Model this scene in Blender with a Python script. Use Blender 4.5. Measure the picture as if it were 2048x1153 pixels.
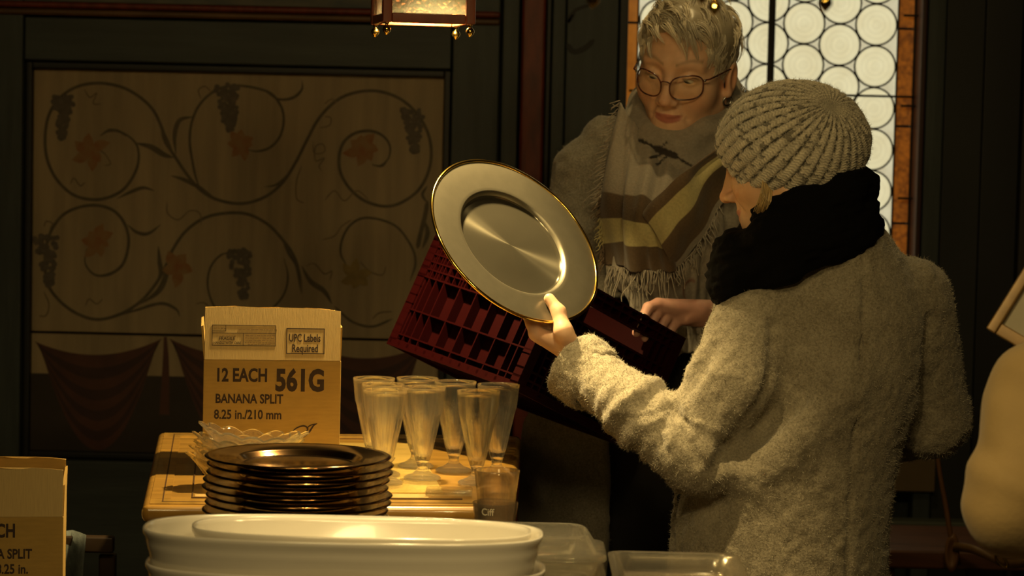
import bpy, bmesh, math, random
import numpy as np
from mathutils import Vector, Matrix, Euler, noise as mnoise

random.seed(7); np.random.seed(7)
for o in list(bpy.data.objects):
    bpy.data.objects.remove(o)
SC = bpy.context.scene
COL = SC.collection

# ------------------------------------------------------------------ camera
F_PX = 5000.0
CAM_Z = 1.45
PITCH = math.radians(3.81)
ROLL = math.radians(1.3)
CAMR = (Matrix.Rotation(math.pi / 2 - PITCH, 3, 'X') @ Matrix.Rotation(ROLL, 3, 'Z'))
cam_data = bpy.data.cameras.new('camera')
cam_data.sensor_width = 36.0
cam_data.lens = F_PX / 2048.0 * 36.0
cam_data.clip_start = 0.05
cam_data.dof.use_dof = True
cam_data.dof.focus_distance = 4.12
cam_data.dof.aperture_fstop = 6.3
cam = bpy.data.objects.new('camera', cam_data)
cam.matrix_world = Matrix.Translation((0, 0, CAM_Z)) @ CAMR.to_4x4()
COL.objects.link(cam)
SC.camera = cam

# ------------------------------------------------------------------ view, world
SC.view_settings.view_transform = 'Standard'
SC.view_settings.look = 'None'
SC.view_settings.exposure = 0.0
SC.view_settings.gamma = 1.0
SC.view_settings.use_curve_mapping = False
SC.cycles.use_denoising = True
SC.cycles.max_bounces = 12
SC.cycles.transmission_bounces = 10
SC.cycles.transparent_max_bounces = 24
SC.cycles.sample_clamp_indirect = 4.0
world = bpy.data.worlds.new('room_dusk')
SC.world = world
world.use_nodes = True
world.node_tree.nodes['Background'].inputs[0].default_value = (1.0, 0.8, 0.5, 1)
world.node_tree.nodes['Background'].inputs[1].default_value = 0.004

# lights: warm down-lights of the two hanging lanterns and added ceiling lights without fixtures
WARM = (1.0, 0.72, 0.30)
LANTERN_1 = Vector((-0.161, 4.22, 1.609))     # above the far table
LANTERN_2 = Vector((0.198, 2.62, 1.592))      # nearer the camera
def spot(name, loc, aim, power, size_deg, blend, radius, color=WARM):
    l = bpy.data.lights.new(name, 'SPOT')
    l.energy = power; l.color = color; l.spot_size = math.radians(size_deg)
    l.spot_blend = blend; l.shadow_soft_size = radius
    o = bpy.data.objects.new(name, l)
    o.location = loc
    o.rotation_euler = (Vector(aim) - Vector(loc)).to_track_quat('-Z', 'Y').to_euler()
    COL.objects.link(o)
    return o
def area(name, loc, aim, power, sx, sy, color=WARM):
    l = bpy.data.lights.new(name, 'AREA')
    l.energy = power; l.color = color; l.shape = 'RECTANGLE'; l.size = sx; l.size_y = sy
    o = bpy.data.objects.new(name, l)
    o.location = loc
    o.rotation_euler = (Vector(aim) - Vector(loc)).to_track_quat('-Z', 'Y').to_euler()
    COL.objects.link(o)
    return o
spot('lantern_downlight', LANTERN_1 + Vector((0.012, 0, 0.078)), (LANTERN_1.x + .05, LANTERN_1.y, 0), 100, 112, 0.25, 0.022)
spot('added_light', (-0.10, 3.30, 2.70), (0.0, 3.68, .85), 145, 36, 0.55, 0.03)  # added spot without fixture, brightens the arm, dishes and containers
spot('lantern_downlight', LANTERN_2 + Vector((0, 0, -0.02)), (0.25, 3.7, .80), 10, 88, 0.6, 0.04)
area('added_light', (-0.5, 1.2, 2.75), (0.2, 4.2, 1.2), 18, 0.5, 0.5)  # added fill from above the camera, no fixture
area('added_light', (0.45, 1.5, 2.7), (0.2, 4.4, 1.1), 10, 0.4, 0.4)  # added fill for the right face of the crate
spot('added_light', (0.34, 4.58, 2.68), (0.3, 4.4, 1.2), 18, 110, .6, .02)  # added spot that draws the streak across the held plate

# ------------------------------------------------------------------ pixel helpers
def ray(px, py):
    return CAMR @ Vector(((px - 1024.0) / F_PX, -(py - 576.5) / F_PX, -1.0))
def P(px, py, Y):
    d = ray(px, py)
    return Vector((0, 0, CAM_Z)) + d * (Y / d.y)
def onz(px, py, z):
    d = ray(px, py)
    return Vector((0, 0, CAM_Z)) + d * ((z - CAM_Z) / d.z)
def onplane(px, py, p0, n):
    d = ray(px, py); o = Vector((0, 0, CAM_Z))
    return o + d * ((p0 - o).dot(n) / d.dot(n))
def camvec(x, y, z):
    return CAMR @ Vector((x, y, z))
def A3(v): return np.array(v, dtype=np.float32)

# ------------------------------------------------------------------ materials
def new_mat(name):
    m = bpy.data.materials.new(name); m.use_nodes = True
    nt = m.node_tree
    return m, nt, nt.nodes['Principled BSDF']
def mat(name, color, rough=0.6, metallic=0.0, var=0.0, var_scale=20.0, color2=None, bump=0.0, bump_scale=60.0,
        stretch=(1, 1, 1), attr=None, spec=0.5, sheen=0.0, coat=0.0, detail=4.0, sss=0.0, bump2=0.0, bump2_scale=400.0):
    m, nt, b = new_mat(name)
    N = nt.nodes; L = nt.links
    b.inputs['Roughness'].default_value = rough
    b.inputs['Metallic'].default_value = metallic
    b.inputs['Specular IOR Level'].default_value = spec
    b.inputs['Sheen Weight'].default_value = sheen
    b.inputs['Coat Weight'].default_value = coat
    if sss:
        b.inputs['Subsurface Weight'].default_value = sss
        b.inputs['Subsurface Radius'].default_value = (0.012, 0.005, 0.003)
        b.inputs['Subsurface Scale'].default_value = 0.6
    tc = N.new('ShaderNodeTexCoord'); mp = N.new('ShaderNodeMapping')
    mp.inputs['Scale'].default_value = stretch
    L.new(tc.outputs['Object'], mp.inputs['Vector'])
    src = None
    if attr:
        at = N.new('ShaderNodeAttribute'); at.attribute_name = attr; src = at.outputs['Color']
    if var > 0 or color2 is not None:
        nz = N.new('ShaderNodeTexNoise'); nz.inputs['Scale'].default_value = var_scale; nz.inputs['Detail'].default_value = detail
        L.new(mp.outputs[0], nz.inputs['Vector'])
        rp = N.new('ShaderNodeMapRange'); rp.inputs[1].default_value = 0.33; rp.inputs[2].default_value = 0.67
        L.new(nz.outputs[0], rp.inputs[0])
        mx = N.new('ShaderNodeMix'); mx.data_type = 'RGBA'
        c2 = color2 if color2 is not None else tuple(max(0, c * (1 - var)) for c in color)
        if src is not None:
            mm = N.new('ShaderNodeMix'); mm.data_type = 'RGBA'; mm.blend_type = 'MULTIPLY'; mm.inputs[0].default_value = 1
            L.new(src, mm.inputs[6]); mm.inputs[7].default_value = (1 - var, 1 - var, 1 - var, 1)
            L.new(src, mx.inputs[6]); L.new(mm.outputs[2], mx.inputs[7])
        else:
            mx.inputs[6].default_value = (*color, 1); mx.inputs[7].default_value = (*c2, 1)
        L.new(rp.outputs[0], mx.inputs[0])
        L.new(mx.outputs[2], b.inputs['Base Color'])
    elif src is not None:
        L.new(src, b.inputs['Base Color'])
    else:
        b.inputs['Base Color'].default_value = (*color, 1)
    if bump > 0:
        nz = N.new('ShaderNodeTexNoise'); nz.inputs['Scale'].default_value = bump_scale; nz.inputs['Detail'].default_value = 3
        L.new(mp.outputs[0], nz.inputs['Vector'])
        bp = N.new('ShaderNodeBump'); bp.inputs['Strength'].default_value = bump; bp.inputs['Distance'].default_value = 0.004
        L.new(nz.outputs[0], bp.inputs['Height'])
        last = bp
        if bump2 > 0:
            n2 = N.new('ShaderNodeTexNoise'); n2.inputs['Scale'].default_value = bump2_scale; n2.inputs['Detail'].default_value = 2
            L.new(mp.outputs[0], n2.inputs['Vector'])
            b2 = N.new('ShaderNodeBump'); b2.inputs['Strength'].default_value = bump2; b2.inputs['Distance'].default_value = 0.002
            L.new(n2.outputs[0], b2.inputs['Height']); L.new(bp.outputs[0], b2.inputs['Normal']); last = b2
        L.new(last.outputs[0], b.inputs['Normal'])
    return m
def emit_mat(name, color, strength):
    m, nt, b = new_mat(name)
    b.inputs['Base Color'].default_value = (*color, 1)
    b.inputs['Emission Color'].default_value = (*color, 1)
    b.inputs['Emission Strength'].default_value = strength
    return m
def glass_mat(name, tint=(1, 1, 1), clear=0.5, rough=0.02, ior=1.45, bump=0.0, bump_scale=50.0, haze=0.0):
    """clear glass: part straight see-through, part refracting"""
    m, nt, b = new_mat(name)
    N = nt.nodes; L = nt.links
    g = N.new('ShaderNodeBsdfGlass'); g.inputs['Color'].default_value = (*tint, 1)
    g.inputs['Roughness'].default_value = rough; g.inputs['IOR'].default_value = ior
    t = N.new('ShaderNodeBsdfTransparent'); t.inputs['Color'].default_value = (*tint, 1)
    mx = N.new('ShaderNodeMixShader'); mx.inputs[0].default_value = clear
    L.new(g.outputs[0], mx.inputs[1]); L.new(t.outputs[0], mx.inputs[2])
    out = mx
    if haze:
        # pale diffuse share that stands in for light scattered in the glass
        df = N.new('ShaderNodeBsdfDiffuse'); df.inputs[0].default_value = (.9, .88, .8, 1)
        tr = N.new('ShaderNodeBsdfTranslucent'); tr.inputs[0].default_value = (.9, .88, .8, 1)
        m2 = N.new('ShaderNodeMixShader'); L.new(df.outputs[0], m2.inputs[1]); L.new(tr.outputs[0], m2.inputs[2])
        m3 = N.new('ShaderNodeMixShader'); m3.inputs[0].default_value = haze
        L.new(mx.outputs[0], m3.inputs[1]); L.new(m2.outputs[0], m3.inputs[2]); out = m3
    L.new(out.outputs[0], N['Material Output'].inputs['Surface'])
    if bump:
        nz = N.new('ShaderNodeTexNoise'); nz.inputs['Scale'].default_value = bump_scale
        tc = N.new('ShaderNodeTexCoord'); L.new(tc.outputs['Object'], nz.inputs['Vector'])
        bp = N.new('ShaderNodeBump'); bp.inputs['Strength'].default_value = bump; bp.inputs['Distance'].default_value = 0.003
        L.new(nz.outputs[0], bp.inputs['Height']); L.new(bp.outputs[0], g.inputs['Normal'])
    return m

# ------------------------------------------------------------------ object helpers
def tag(o, label=None, cat=None, group=None, kind=None):
    if label: o['label'] = label
    if cat: o['category'] = cat
    if group: o['group'] = group
    if kind: o['kind'] = kind
    return o
def empty(name, loc=(0, 0, 0), rot=None, parent=None):
    o = bpy.data.objects.new(name, None)
    o.empty_display_size = 0.05
    M = Matrix.Translation(loc)
    if rot is not None: M = M @ rot.to_4x4()
    o.matrix_world = M
    COL.objects.link(o)
    return o
def wp(o):
    """world matrix without a depsgraph update"""
    return (wp(o.parent) @ o.matrix_parent_inverse if o.parent else Matrix()) @ o.matrix_basis
def set_parent(o, parent, keep=True):
    if parent is not None:
        o.parent = parent
        if keep: o.matrix_parent_inverse = wp(parent).inverted()
    return o
def obj(name, mesh, m, parent=None, M=None, keep=True, smooth=None):
    o = bpy.data.objects.new(name, mesh)
    if m is not None and len(mesh.materials) == 0: mesh.materials.append(m)
    COL.objects.link(o)
    if M is not None: o.matrix_basis = M
    set_parent(o, parent, keep)
    if smooth is not None: shade(mesh, smooth)
    return o
def shade(mesh, smooth=True):
    mesh.polygons.foreach_set('use_smooth', [smooth] * len(mesh.polygons))
def pymesh(name, verts, faces, smooth=False):
    me = bpy.data.meshes.new(name)
    me.from_pydata([tuple(map(float, v)) for v in verts], [], [tuple(map(int, f)) for f in faces])
    me.update()
    if smooth: shade(me)
    return me
def npmesh(name, V, Q, smooth=True, colors=None, tri=False):
    n = 3 if tri else 4
    V = np.asarray(V, dtype=np.float32); Q = np.asarray(Q, dtype=np.int32)
    me = bpy.data.meshes.new(name)
    me.vertices.add(len(V)); me.vertices.foreach_set('co', V.ravel())
    me.loops.add(len(Q) * n); me.loops.foreach_set('vertex_index', Q.ravel())
    me.polygons.add(len(Q)); me.polygons.foreach_set('loop_start', np.arange(0, len(Q) * n, n, dtype=np.int32))
    me.update(calc_edges=True)
    me.validate()
    if smooth: shade(me)
    if colors is not None: set_col(me, colors)
    return me
def set_col(me, colors):
    ca = me.color_attributes.new('Col', 'FLOAT_COLOR', 'POINT')
    c = np.ones((len(me.vertices), 4), dtype=np.float32); c[:, :3] = colors
    ca.data.foreach_set('color', c.ravel())
_unit = {}
def unit_cube():
    if 'c' not in _unit:
        v = [(x, y, z) for x in (-.5, .5) for y in (-.5, .5) for z in (-.5, .5)]
        f = [(0, 1, 3, 2), (4, 6, 7, 5), (0, 4, 5, 1), (2, 3, 7, 6), (0, 2, 6, 4), (1, 5, 7, 3)]
        _unit['c'] = (v, f)
    return _unit['c']
def cube_mesh_for(m):
    k = ('cube', m.name)
    if k not in _unit:
        v, f = unit_cube(); me = pymesh('bar', v, f); me.materials.append(m); _unit[k] = me
    return _unit[k]
def bar(name, m, parent, c, size, R=None, keep=True):
    """cheap box piece sharing one mesh per material"""
    M = Matrix.Translation(c) @ (R.to_4x4() if R is not None else Matrix()) @ Matrix.Diagonal((*size, 1))
    return obj(name, cube_mesh_for(m), None, parent, M, keep)
def box(name, m, parent, c, size, R=None, bevel=0.004, seg=2, keep=True):
    bm = bmesh.new()
    bmesh.ops.create_cube(bm, size=1.0)
    bmesh.ops.scale(bm, vec=size, verts=bm.verts)
    if bevel: bmesh.ops.bevel(bm, geom=bm.edges[:], offset=bevel, segments=seg, affect='EDGES', profile=.5)
    me = bpy.data.meshes.new(name); bm.to_mesh(me); bm.free()
    if bevel: shade(me, True)
    M = Matrix.Translation(c) @ (R.to_4x4() if R is not None else Matrix())
    o = obj(name, me, m, parent, M, keep)
    if bevel:
        md = o.modifiers.new('wn', 'WEIGHTED_NORMAL')
    return o
def lathe(name, prof, seg=48, mod=None, cap_start=False, cap_end=False):
    """prof: list of (r,z); mod(ang, i) -> radius factor"""
    V = []; Fc = []
    n = len(prof)
    for j in range(seg):
        a = 2 * math.pi * j / seg
        for i, (r, z) in enumerate(prof):
            k = mod(a, i) if mod else 1.0
            V.append((r * k * math.cos(a), r * k * math.sin(a), z))
    for j in range(seg):
        j2 = (j + 1) % seg
        for i in range(n - 1):
            Fc.append((j * n + i, j2 * n + i, j2 * n + i + 1, j * n + i + 1))
    me = pymesh(name, V, Fc, True)
    bm = bmesh.new(); bm.from_mesh(me)
    bmesh.ops.remove_doubles(bm, verts=bm.verts, dist=1e-6)
    bmesh.ops.recalc_face_normals(bm, faces=bm.faces)
    bm.to_mesh(me); bm.free(); shade(me)
    return me
def tube_arrays(paths, radii, sides=6, closed=False):
    """paths: list of (n,3) arrays, radii: list of scalars or (n,) arrays"""
    Vs = []; Qs = []; base = 0
    ang = np.linspace(0, 2 * np.pi, sides, endpoint=False)
    for pth, rad in zip(paths, radii):
        p = np.asarray(pth, dtype=np.float64); n = len(p)
        r = np.ones(n) * rad
        if closed:
            t = np.roll(p, -1, 0) - np.roll(p, 1, 0)
        else:
            t = np.gradient(p, axis=0)
        t /= np.linalg.norm(t, axis=1)[:, None] + 1e-9
        up = np.array([0.31, 0.17, 0.93])
        if abs(np.mean(t @ up)) > .85: up = np.array([0.9, -.3, .1])
        s = np.cross(t, up); s /= np.linalg.norm(s, axis=1)[:, None] + 1e-9
        q = np.cross(s, t)
        ring = p[:, None, :] + r[:, None, None] * (np.cos(ang)[None, :, None] * s[:, None, :] + np.sin(ang)[None, :, None] * q[:, None, :])
        Vs.append(ring.reshape(-1, 3))
        ii = np.arange(n if closed else n - 1); jj = np.arange(sides)
        I, J = np.meshgrid(ii, jj, indexing='ij'); I2 = (I + 1) % n; J2 = (J + 1) % sides
        Qs.append((base + np.stack([I * sides + J, I * sides + J2, I2 * sides + J2, I2 * sides + J], -1)).reshape(-1, 4))
        base += n * sides
    return np.concatenate(Vs), np.concatenate(Qs)
def tube(name, m, parent, pts, r, sides=8, closed=False, keep=True, M=None):
    V, Q = tube_arrays([np.array([tuple(p) for p in pts])], [np.asarray(r)], sides, closed)
    me = npmesh(name, V, Q)
    return obj(name, me, m, parent, M, keep)
def spline(pts, n):
    """Catmull-Rom through pts -> n samples"""
    p = np.array([tuple(q) for q in pts], dtype=np.float64)
    k = len(p)
    pp = np.vstack([2 * p[0] - p[1], p, 2 * p[-1] - p[-2]])
    u = np.linspace(0, k - 1 - 1e-6, n); i = u.astype(int); t = (u - i)[:, None]
    a, b, c, d = pp[i], pp[i + 1], pp[i + 2], pp[i + 3]
    return .5 * ((2 * b) + (-a + c) * t + (2 * a - 5 * b + 4 * c - d) * t ** 2 + (-a + 3 * b - 3 * c + d) * t ** 3)
def copy_tree(o, parent=None):
    c = o.copy(); COL.objects.link(c)
    if parent is not None: c.parent = parent
    for ch in [x for x in bpy.data.objects if x.parent == o and x is not c]:
        copy_tree(ch, c)
    return c
def text_mesh(s, height, bold=0.0, xscale=1.0, align='LEFT'):
    cu = bpy.data.curves.new('txt', 'FONT'); cu.body = s; cu.size = 1.0; cu.align_x = align
    cu.offset = bold; cu.extrude = 0.004; cu.resolution_u = 3
    ob = bpy.data.objects.new('txt', cu); COL.objects.link(ob)
    dg = bpy.context.evaluated_depsgraph_get()
    me = bpy.data.meshes.new_from_object(ob.evaluated_get(dg))
    bpy.data.objects.remove(ob)
    me.transform(Matrix.Diagonal((height * 1.37 * xscale, height * 1.37, .02, 1)))
    return me

# ------------------------------------------------------------------ signed distance modelling
def smin(a, b, k):
    h = np.clip(.5 + .5 * (b - a) / k, 0, 1)
    return b * (1 - h) + a * h - k * h * (1 - h)
def smax(a, b, k): return -smin(-a, -b, k)
def rc(Pt, a, b, ra, rb):
    a = A3(a); b = A3(b); d = b - a
    t = np.clip(((Pt - a) @ d) / max(float(d @ d), 1e-12), 0, 1)
    return np.linalg.norm(Pt - a - t[:, None] * d, axis=1) - (ra + t * (rb - ra))
def chain(Pt, pts, rads, k=0.01):
    d = None
    for i in range(len(pts) - 1):
        e = rc(Pt, pts[i], pts[i + 1], rads[i], rads[i + 1])
        d = e if d is None else smin(d, e, k)
    return d
def ell(Pt, c, r, R=None):
    q = Pt - A3(c)
    if R is not None: q = q @ R
    r = A3(r)
    k0 = np.linalg.norm(q / r, axis=1); k1 = np.linalg.norm(q / (r * r), axis=1) + 1e-9
    return k0 * (k0 - 1) / k1
def sph(Pt, c, r): return np.linalg.norm(Pt - A3(c), axis=1) - r
def loft(Pt, zs, cx, cy, rx, ry, ca=1.0, sa=0.0):
    """stack of ellipses over z"""
    z = Pt[:, 2]
    X = Pt[:, 0] - np.interp(z, zs, cx); Y = Pt[:, 1] - np.interp(z, zs, cy)
    x = ca * X + sa * Y; y = -sa * X + ca * Y
    a = np.interp(z, zs, rx); b = np.interp(z, zs, ry)
    k = np.sqrt((x / a) ** 2 + (y / b) ** 2)
    d = (k - 1) * np.minimum(a, b)
    d = np.maximum(d, np.maximum(zs[0] - z, z - zs[-1]))
    return d
def surf(f, lo, hi, h):
    lo = A3(lo); hi = A3(hi)
    n = (np.ceil((hi - lo) / (4 * h)).astype(int)) * 4 + 1
    ax = [lo[i] + np.arange(n[i], dtype=np.float32) * h for i in range(3)]
    cax = [a[::4] for a in ax]
    C = np.stack(np.meshgrid(*cax, indexing='ij'), -1).reshape(-1, 3)
    dc = f(C).reshape([len(a) for a in cax])
    up = dc
    for i in range(3): up = np.repeat(up, 4, axis=i)
    up = up[:n[0], :n[1], :n[2]]
    # a fine point may belong to any neighbouring coarse sample: widen the band
    D = up.astype(np.float32).copy()
    msk = np.abs(up) < 4 * h * 1.9
    idx = np.argwhere(msk)
    pts = np.stack([ax[i][idx[:, i]] for i in range(3)], -1)
    vals = np.empty(len(pts), dtype=np.float32)
    for s in range(0, len(pts), 400000): vals[s:s + 400000] = f(pts[s:s + 400000])
    D[msk] = vals
    ins = D < 0
    c = np.zeros([k - 1 for k in n], dtype=np.int8)
    for dx in (0, 1):
        for dy in (0, 1):
            for dz in (0, 1):
                c += ins[dx:n[0] - 1 + dx, dy:n[1] - 1 + dy, dz:n[2] - 1 + dz]
    act = (c > 0) & (c < 8)
    ai = np.argwhere(act)
    vid = -np.ones(act.shape, dtype=np.int64); vid[act] = np.arange(len(ai))
    offs = np.array([(x, y, z) for x in (0, 1) for y in (0, 1) for z in (0, 1)])
    val = np.stack([D[ai[:, 0] + o[0], ai[:, 1] + o[1], ai[:, 2] + o[2]] for o in offs], 1)
    acc = np.zeros((len(ai), 3)); cnt = np.zeros(len(ai))
    for i in range(8):
        for j in range(i + 1, 8):
            if np.abs(offs[i] - offs[j]).sum() != 1: continue
            m = (val[:, i] < 0) != (val[:, j] < 0)
            t = val[m, i] / (val[m, i] - val[m, j])
            acc[m] += offs[i] + t[:, None] * (offs[j] - offs[i]); cnt[m] += 1
    V = lo + (ai + acc / cnt[:, None]) * h
    Q = []
    for axn in range(3):
        b, cc = [(1, 2), (2, 0), (0, 1)][axn]
        s0 = [slice(None)] * 3; s1 = [slice(None)] * 3
        s0[axn] = slice(0, n[axn] - 1); s1[axn] = slice(1, n[axn])
        e = ins[tuple(s0)] != ins[tuple(s1)]
        ei = np.argwhere(e)
        ok = (ei[:, b] > 0) & (ei[:, cc] > 0) & (ei[:, b] < n[b] - 1) & (ei[:, cc] < n[cc] - 1)
        ei = ei[ok]
        fl = ins[ei[:, 0], ei[:, 1], ei[:, 2]]
        def cell(db, dc_):
            q = ei.copy(); q[:, b] -= db; q[:, cc] -= dc_
            return vid[q[:, 0], q[:, 1], q[:, 2]]
        quad = np.stack([cell(1, 1), cell(0, 1), cell(0, 0), cell(1, 0)], 1)
        quad[~fl] = quad[~fl][:, ::-1]
        Q.append(quad)
    Q = np.concatenate(Q); Q = Q[(Q >= 0).all(1)]
    return V, Q
def vnormals(V, Q):
    n = np.cross(V[Q[:, 2]] - V[Q[:, 0]], V[Q[:, 3]] - V[Q[:, 1]])
    N = np.zeros_like(V)
    for i in range(4): np.add.at(N, Q[:, i], n)
    return N / (np.linalg.norm(N, axis=1)[:, None] + 1e-12)
def smooth_v(V, Q, it=2, lam=.5):
    for _ in range(it):
        S = np.zeros_like(V); c = np.zeros(len(V))
        for i in range(4):
            for j in (1, 3):
                np.add.at(S, Q[:, i], V[Q[:, (i + j) % 4]]); np.add.at(c, Q[:, i], 1)
        V = V + lam * (S / np.maximum(c, 1)[:, None] - V)
    return V
def vnoise(Pn, scale, seed=0):
    """cheap smooth value noise in [-1,1]"""
    q = Pn * scale + seed * 17.31
    i = np.floor(q).astype(np.int64); f = q - i; f = f * f * (3 - 2 * f)
    def hsh(a, b, c):
        h = (a * 374761393 + b * 668265263 + c * 2147483647 + seed * 144665) & 0xffffffff
        h = ((h ^ (h >> 13)) * 1274126177) & 0xffffffff
        return ((h ^ (h >> 16)) & 0xffff) / 32767.5 - 1
    r = 0
    for dx in (0, 1):
        for dy in (0, 1):
            for dz in (0, 1):
                w = (f[:, 0] if dx else 1 - f[:, 0]) * (f[:, 1] if dy else 1 - f[:, 1]) * (f[:, 2] if dz else 1 - f[:, 2])
                r = r + w * hsh(i[:, 0] + dx, i[:, 1] + dy, i[:, 2] + dz)
    return r
def fibres(name, m, parent, V, Q, count, length, width, seed=1, droop=0.0):
    """loose wool fibres standing out of a cloth surface (one uncountable mesh)"""
    rng = np.random.default_rng(seed)
    N = vnormals(V, Q)
    idx = rng.integers(0, len(Q), count)
    w = rng.dirichlet((1, 1, 1, 1), count)
    base = (V[Q[idx]] * w[:, :, None]).sum(1); nn = (N[Q[idx]] * w[:, :, None]).sum(1)
    d = nn * .75 + rng.normal(0, .55, (count, 3)); d[:, 2] -= droop
    d /= np.linalg.norm(d, axis=1)[:, None]
    s = np.cross(d, rng.normal(0, 1, (count, 3))); s /= np.linalg.norm(s, axis=1)[:, None]
    L_ = length * rng.uniform(.4, 1.2, count)[:, None]
    bend = rng.normal(0, .5, (count, 3))
    mid = base + d * L_ * .55; tip = base + (d + bend * .7) * L_
    VV = np.stack([base - s * width, base + s * width, mid + s * width * .8, mid - s * width * .8, tip], 1).reshape(-1, 3)
    k = np.arange(count) * 5
    T = np.concatenate([np.stack([k, k + 1, k + 2], 1), np.stack([k, k + 2, k + 3], 1), np.stack([k + 3, k + 2, k + 4], 1)])
    me = npmesh(name, VV, T, smooth=True, tri=True)
    return tag(obj(name, me, m, parent), kind='stuff')
# =================================================================== ROOM
WY = 6.0                         # plane of the painted panel on the back wall
S6 = WY / F_PX
def W(px, py):
    p = P(px, py, WY); return p.x, p.z
M_TEAL = mat('dark_teal_wood', (0.055, 0.068, 0.064), .55, var=.35, var_scale=6, stretch=(6, 6, .6), bump=.15, bump_scale=30)
M_TEAL2 = mat('dark_teal_wood_horizontal', (0.052, 0.064, 0.060), .55, var=.35, var_scale=6, stretch=(.6, 6, 6), bump=.15, bump_scale=30)
M_BLACKW = mat('black_moulding_wood', (0.008, 0.008, 0.007), .5)
M_RED = mat('red_painted_moulding', (0.22, 0.035, 0.012), .5, var=.5, var_scale=14, stretch=(3, 3, .8), bump=.1)
M_REDGOLD = mat('ochre_painted_moulding', (0.16, 0.075, 0.02), .5, var=.4, var_scale=20, stretch=(.4, 3, 3))
M_PANEL = mat('painted_panel_tan', (0.40, 0.30, 0.165), .62, var=.25, var_scale=5, stretch=(7, 7, .55), bump=.12, bump_scale=18, detail=8)
M_FLOOR = mat('floor_dark_oak', (0.05, 0.032, 0.018), .5, var=.5, var_scale=8, stretch=(8, .6, 1), bump=.1)
M_PLASTER = mat('ceiling_brown_wood', (0.06, 0.042, 0.025), .7, var=.4, var_scale=5, stretch=(6, .5, 1))
M_WALLD = mat('side_wall_wood', (0.06, 0.048, 0.032), .6, var=.4, var_scale=5, stretch=(6, 6, .5))

def structure(o): o['kind'] = 'structure'; return o
floor = structure(box('floor', M_FLOOR, None, (0, 2.3, -.05), (6.0, 8.2, .1), bevel=0))
ceiling = structure(box('ceiling', M_PLASTER, None, (0, 2.3, 2.85), (6.0, 8.2, .1), bevel=0))
structure(box('wall_left', M_WALLD, None, (-2.95, 2.3, 1.4), (.1, 8.2, 2.8), bevel=0))
structure(box('wall_right', M_WALLD, None, (2.95, 2.3, 1.4), (.1, 8.2, 2.8), bevel=0))
structure(box('wall_front', M_WALLD, None, (0, -1.75, 1.4), (5.8, .1, 2.8), bevel=0))

# window opening limits (wall coordinates)
wx0 = W(1253, 200)[0]; wx1 = W(1836, 200)[0]
wz0 = 0.98; wz1 = 2.25
# back wall: slab left of, right of, above and below the window
def slab(name, x0, x1, z0, z1, y0=6.03, y1=6.13, m=M_TEAL, parent=None, bevel=0.0):
    return box(name, m, parent, ((x0 + x1) / 2, (y0 + y1) / 2, (z0 + z1) / 2), (x1 - x0, y1 - y0, z1 - z0), bevel=bevel)
wall_back = structure(empty('wall_back', (0, 6.08, 0)))
slab('wall_boarding', -2.9, wx0, 0, 2.8, parent=wall_back)
slab('wall_boarding', wx1, 2.9, 0, 2.8, parent=wall_back)
slab('wall_boarding', wx0, wx1, 0, wz0, parent=wall_back)
slab('wall_boarding', wx0, wx1, wz1, 2.8, parent=wall_back)

# panel field: two boards, with a joint
pxl, pxr = W(66, 400)[0], W(884, 400)[0]
pz_top = W(470, 146)[1]; pz_joint = W(300, 670)[1]; pz_bot = W(300, 905)[1]
pan_up = slab('painted_panel', pxl, pxr, pz_joint + .003, pz_top, 5.998, 6.03, M_PANEL, wall_back, bevel=.002)
pan_lo = slab('painted_panel', pxl, pxr, pz_bot, pz_joint - .003, 5.998, 6.03, M_PANEL, wall_back, bevel=.002)
# black moulding around it
mw = .016
for (x0, x1, z0, z1) in ((pxl - mw, pxl, pz_bot - mw, pz_top + mw), (pxr, pxr + mw, pz_bot - mw, pz_top + mw),
                         (pxl, pxr, pz_top, pz_top + mw), (pxl, pxr, pz_bot - mw, pz_bot)):
    slab('panel_moulding', x0, x1, z0, z1, 5.975, 6.03, M_BLACKW, wall_back, bevel=.003)
# stiles and rails, proud of the panel
def stile(a, b, z0, z1, y0=5.955, m=M_TEAL, name='stile'):
    return slab(name, a, b, z0, z1, y0, 6.03, m, wall_back, bevel=.004)
g = .003
x_l = pxl - mw - g
x_r = pxr + mw + g
zr = W(470, 44)[1]
stile(x_l - .16, x_l, 0.02, 2.0)
stile(x_l - .75, x_l - .165, 0.02, 2.0)
stile(x_r, W(1000, 200)[0] - g, 0.02, 2.0)
stile(W(1000, 200)[0] + g, W(1036, 200)[0], 0.02, 2.78, 5.965)
slab('post', W(1040, 200)[0], W(1088, 200)[0], 0.02, 2.78, 5.94, 6.03, M_RED, wall_back, bevel=.008)
slab('panel_moulding', W(1088, 200)[0] + .001, W(1100, 200)[0], 0.02, 2.78, 5.985, 6.03, M_BLACKW, wall_back, bevel=.003)
stile(W(1101, 200)[0], W(1128, 200)[0], 0.02, 2.78, 5.96)
stile(W(1129, 200)[0], wx0 - .024, 0.02, 2.78, 5.972)
slab('rail', x_l + g, x_r - g, pz_top + mw + g, zr, 5.957, 6.03, M_TEAL2, wall_back, bevel=.004)
slab('rail', x_l + g, x_r - g, .02, pz_bot - mw - g, 5.957, 6.03, M_TEAL2, wall_back, bevel=.004)
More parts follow.
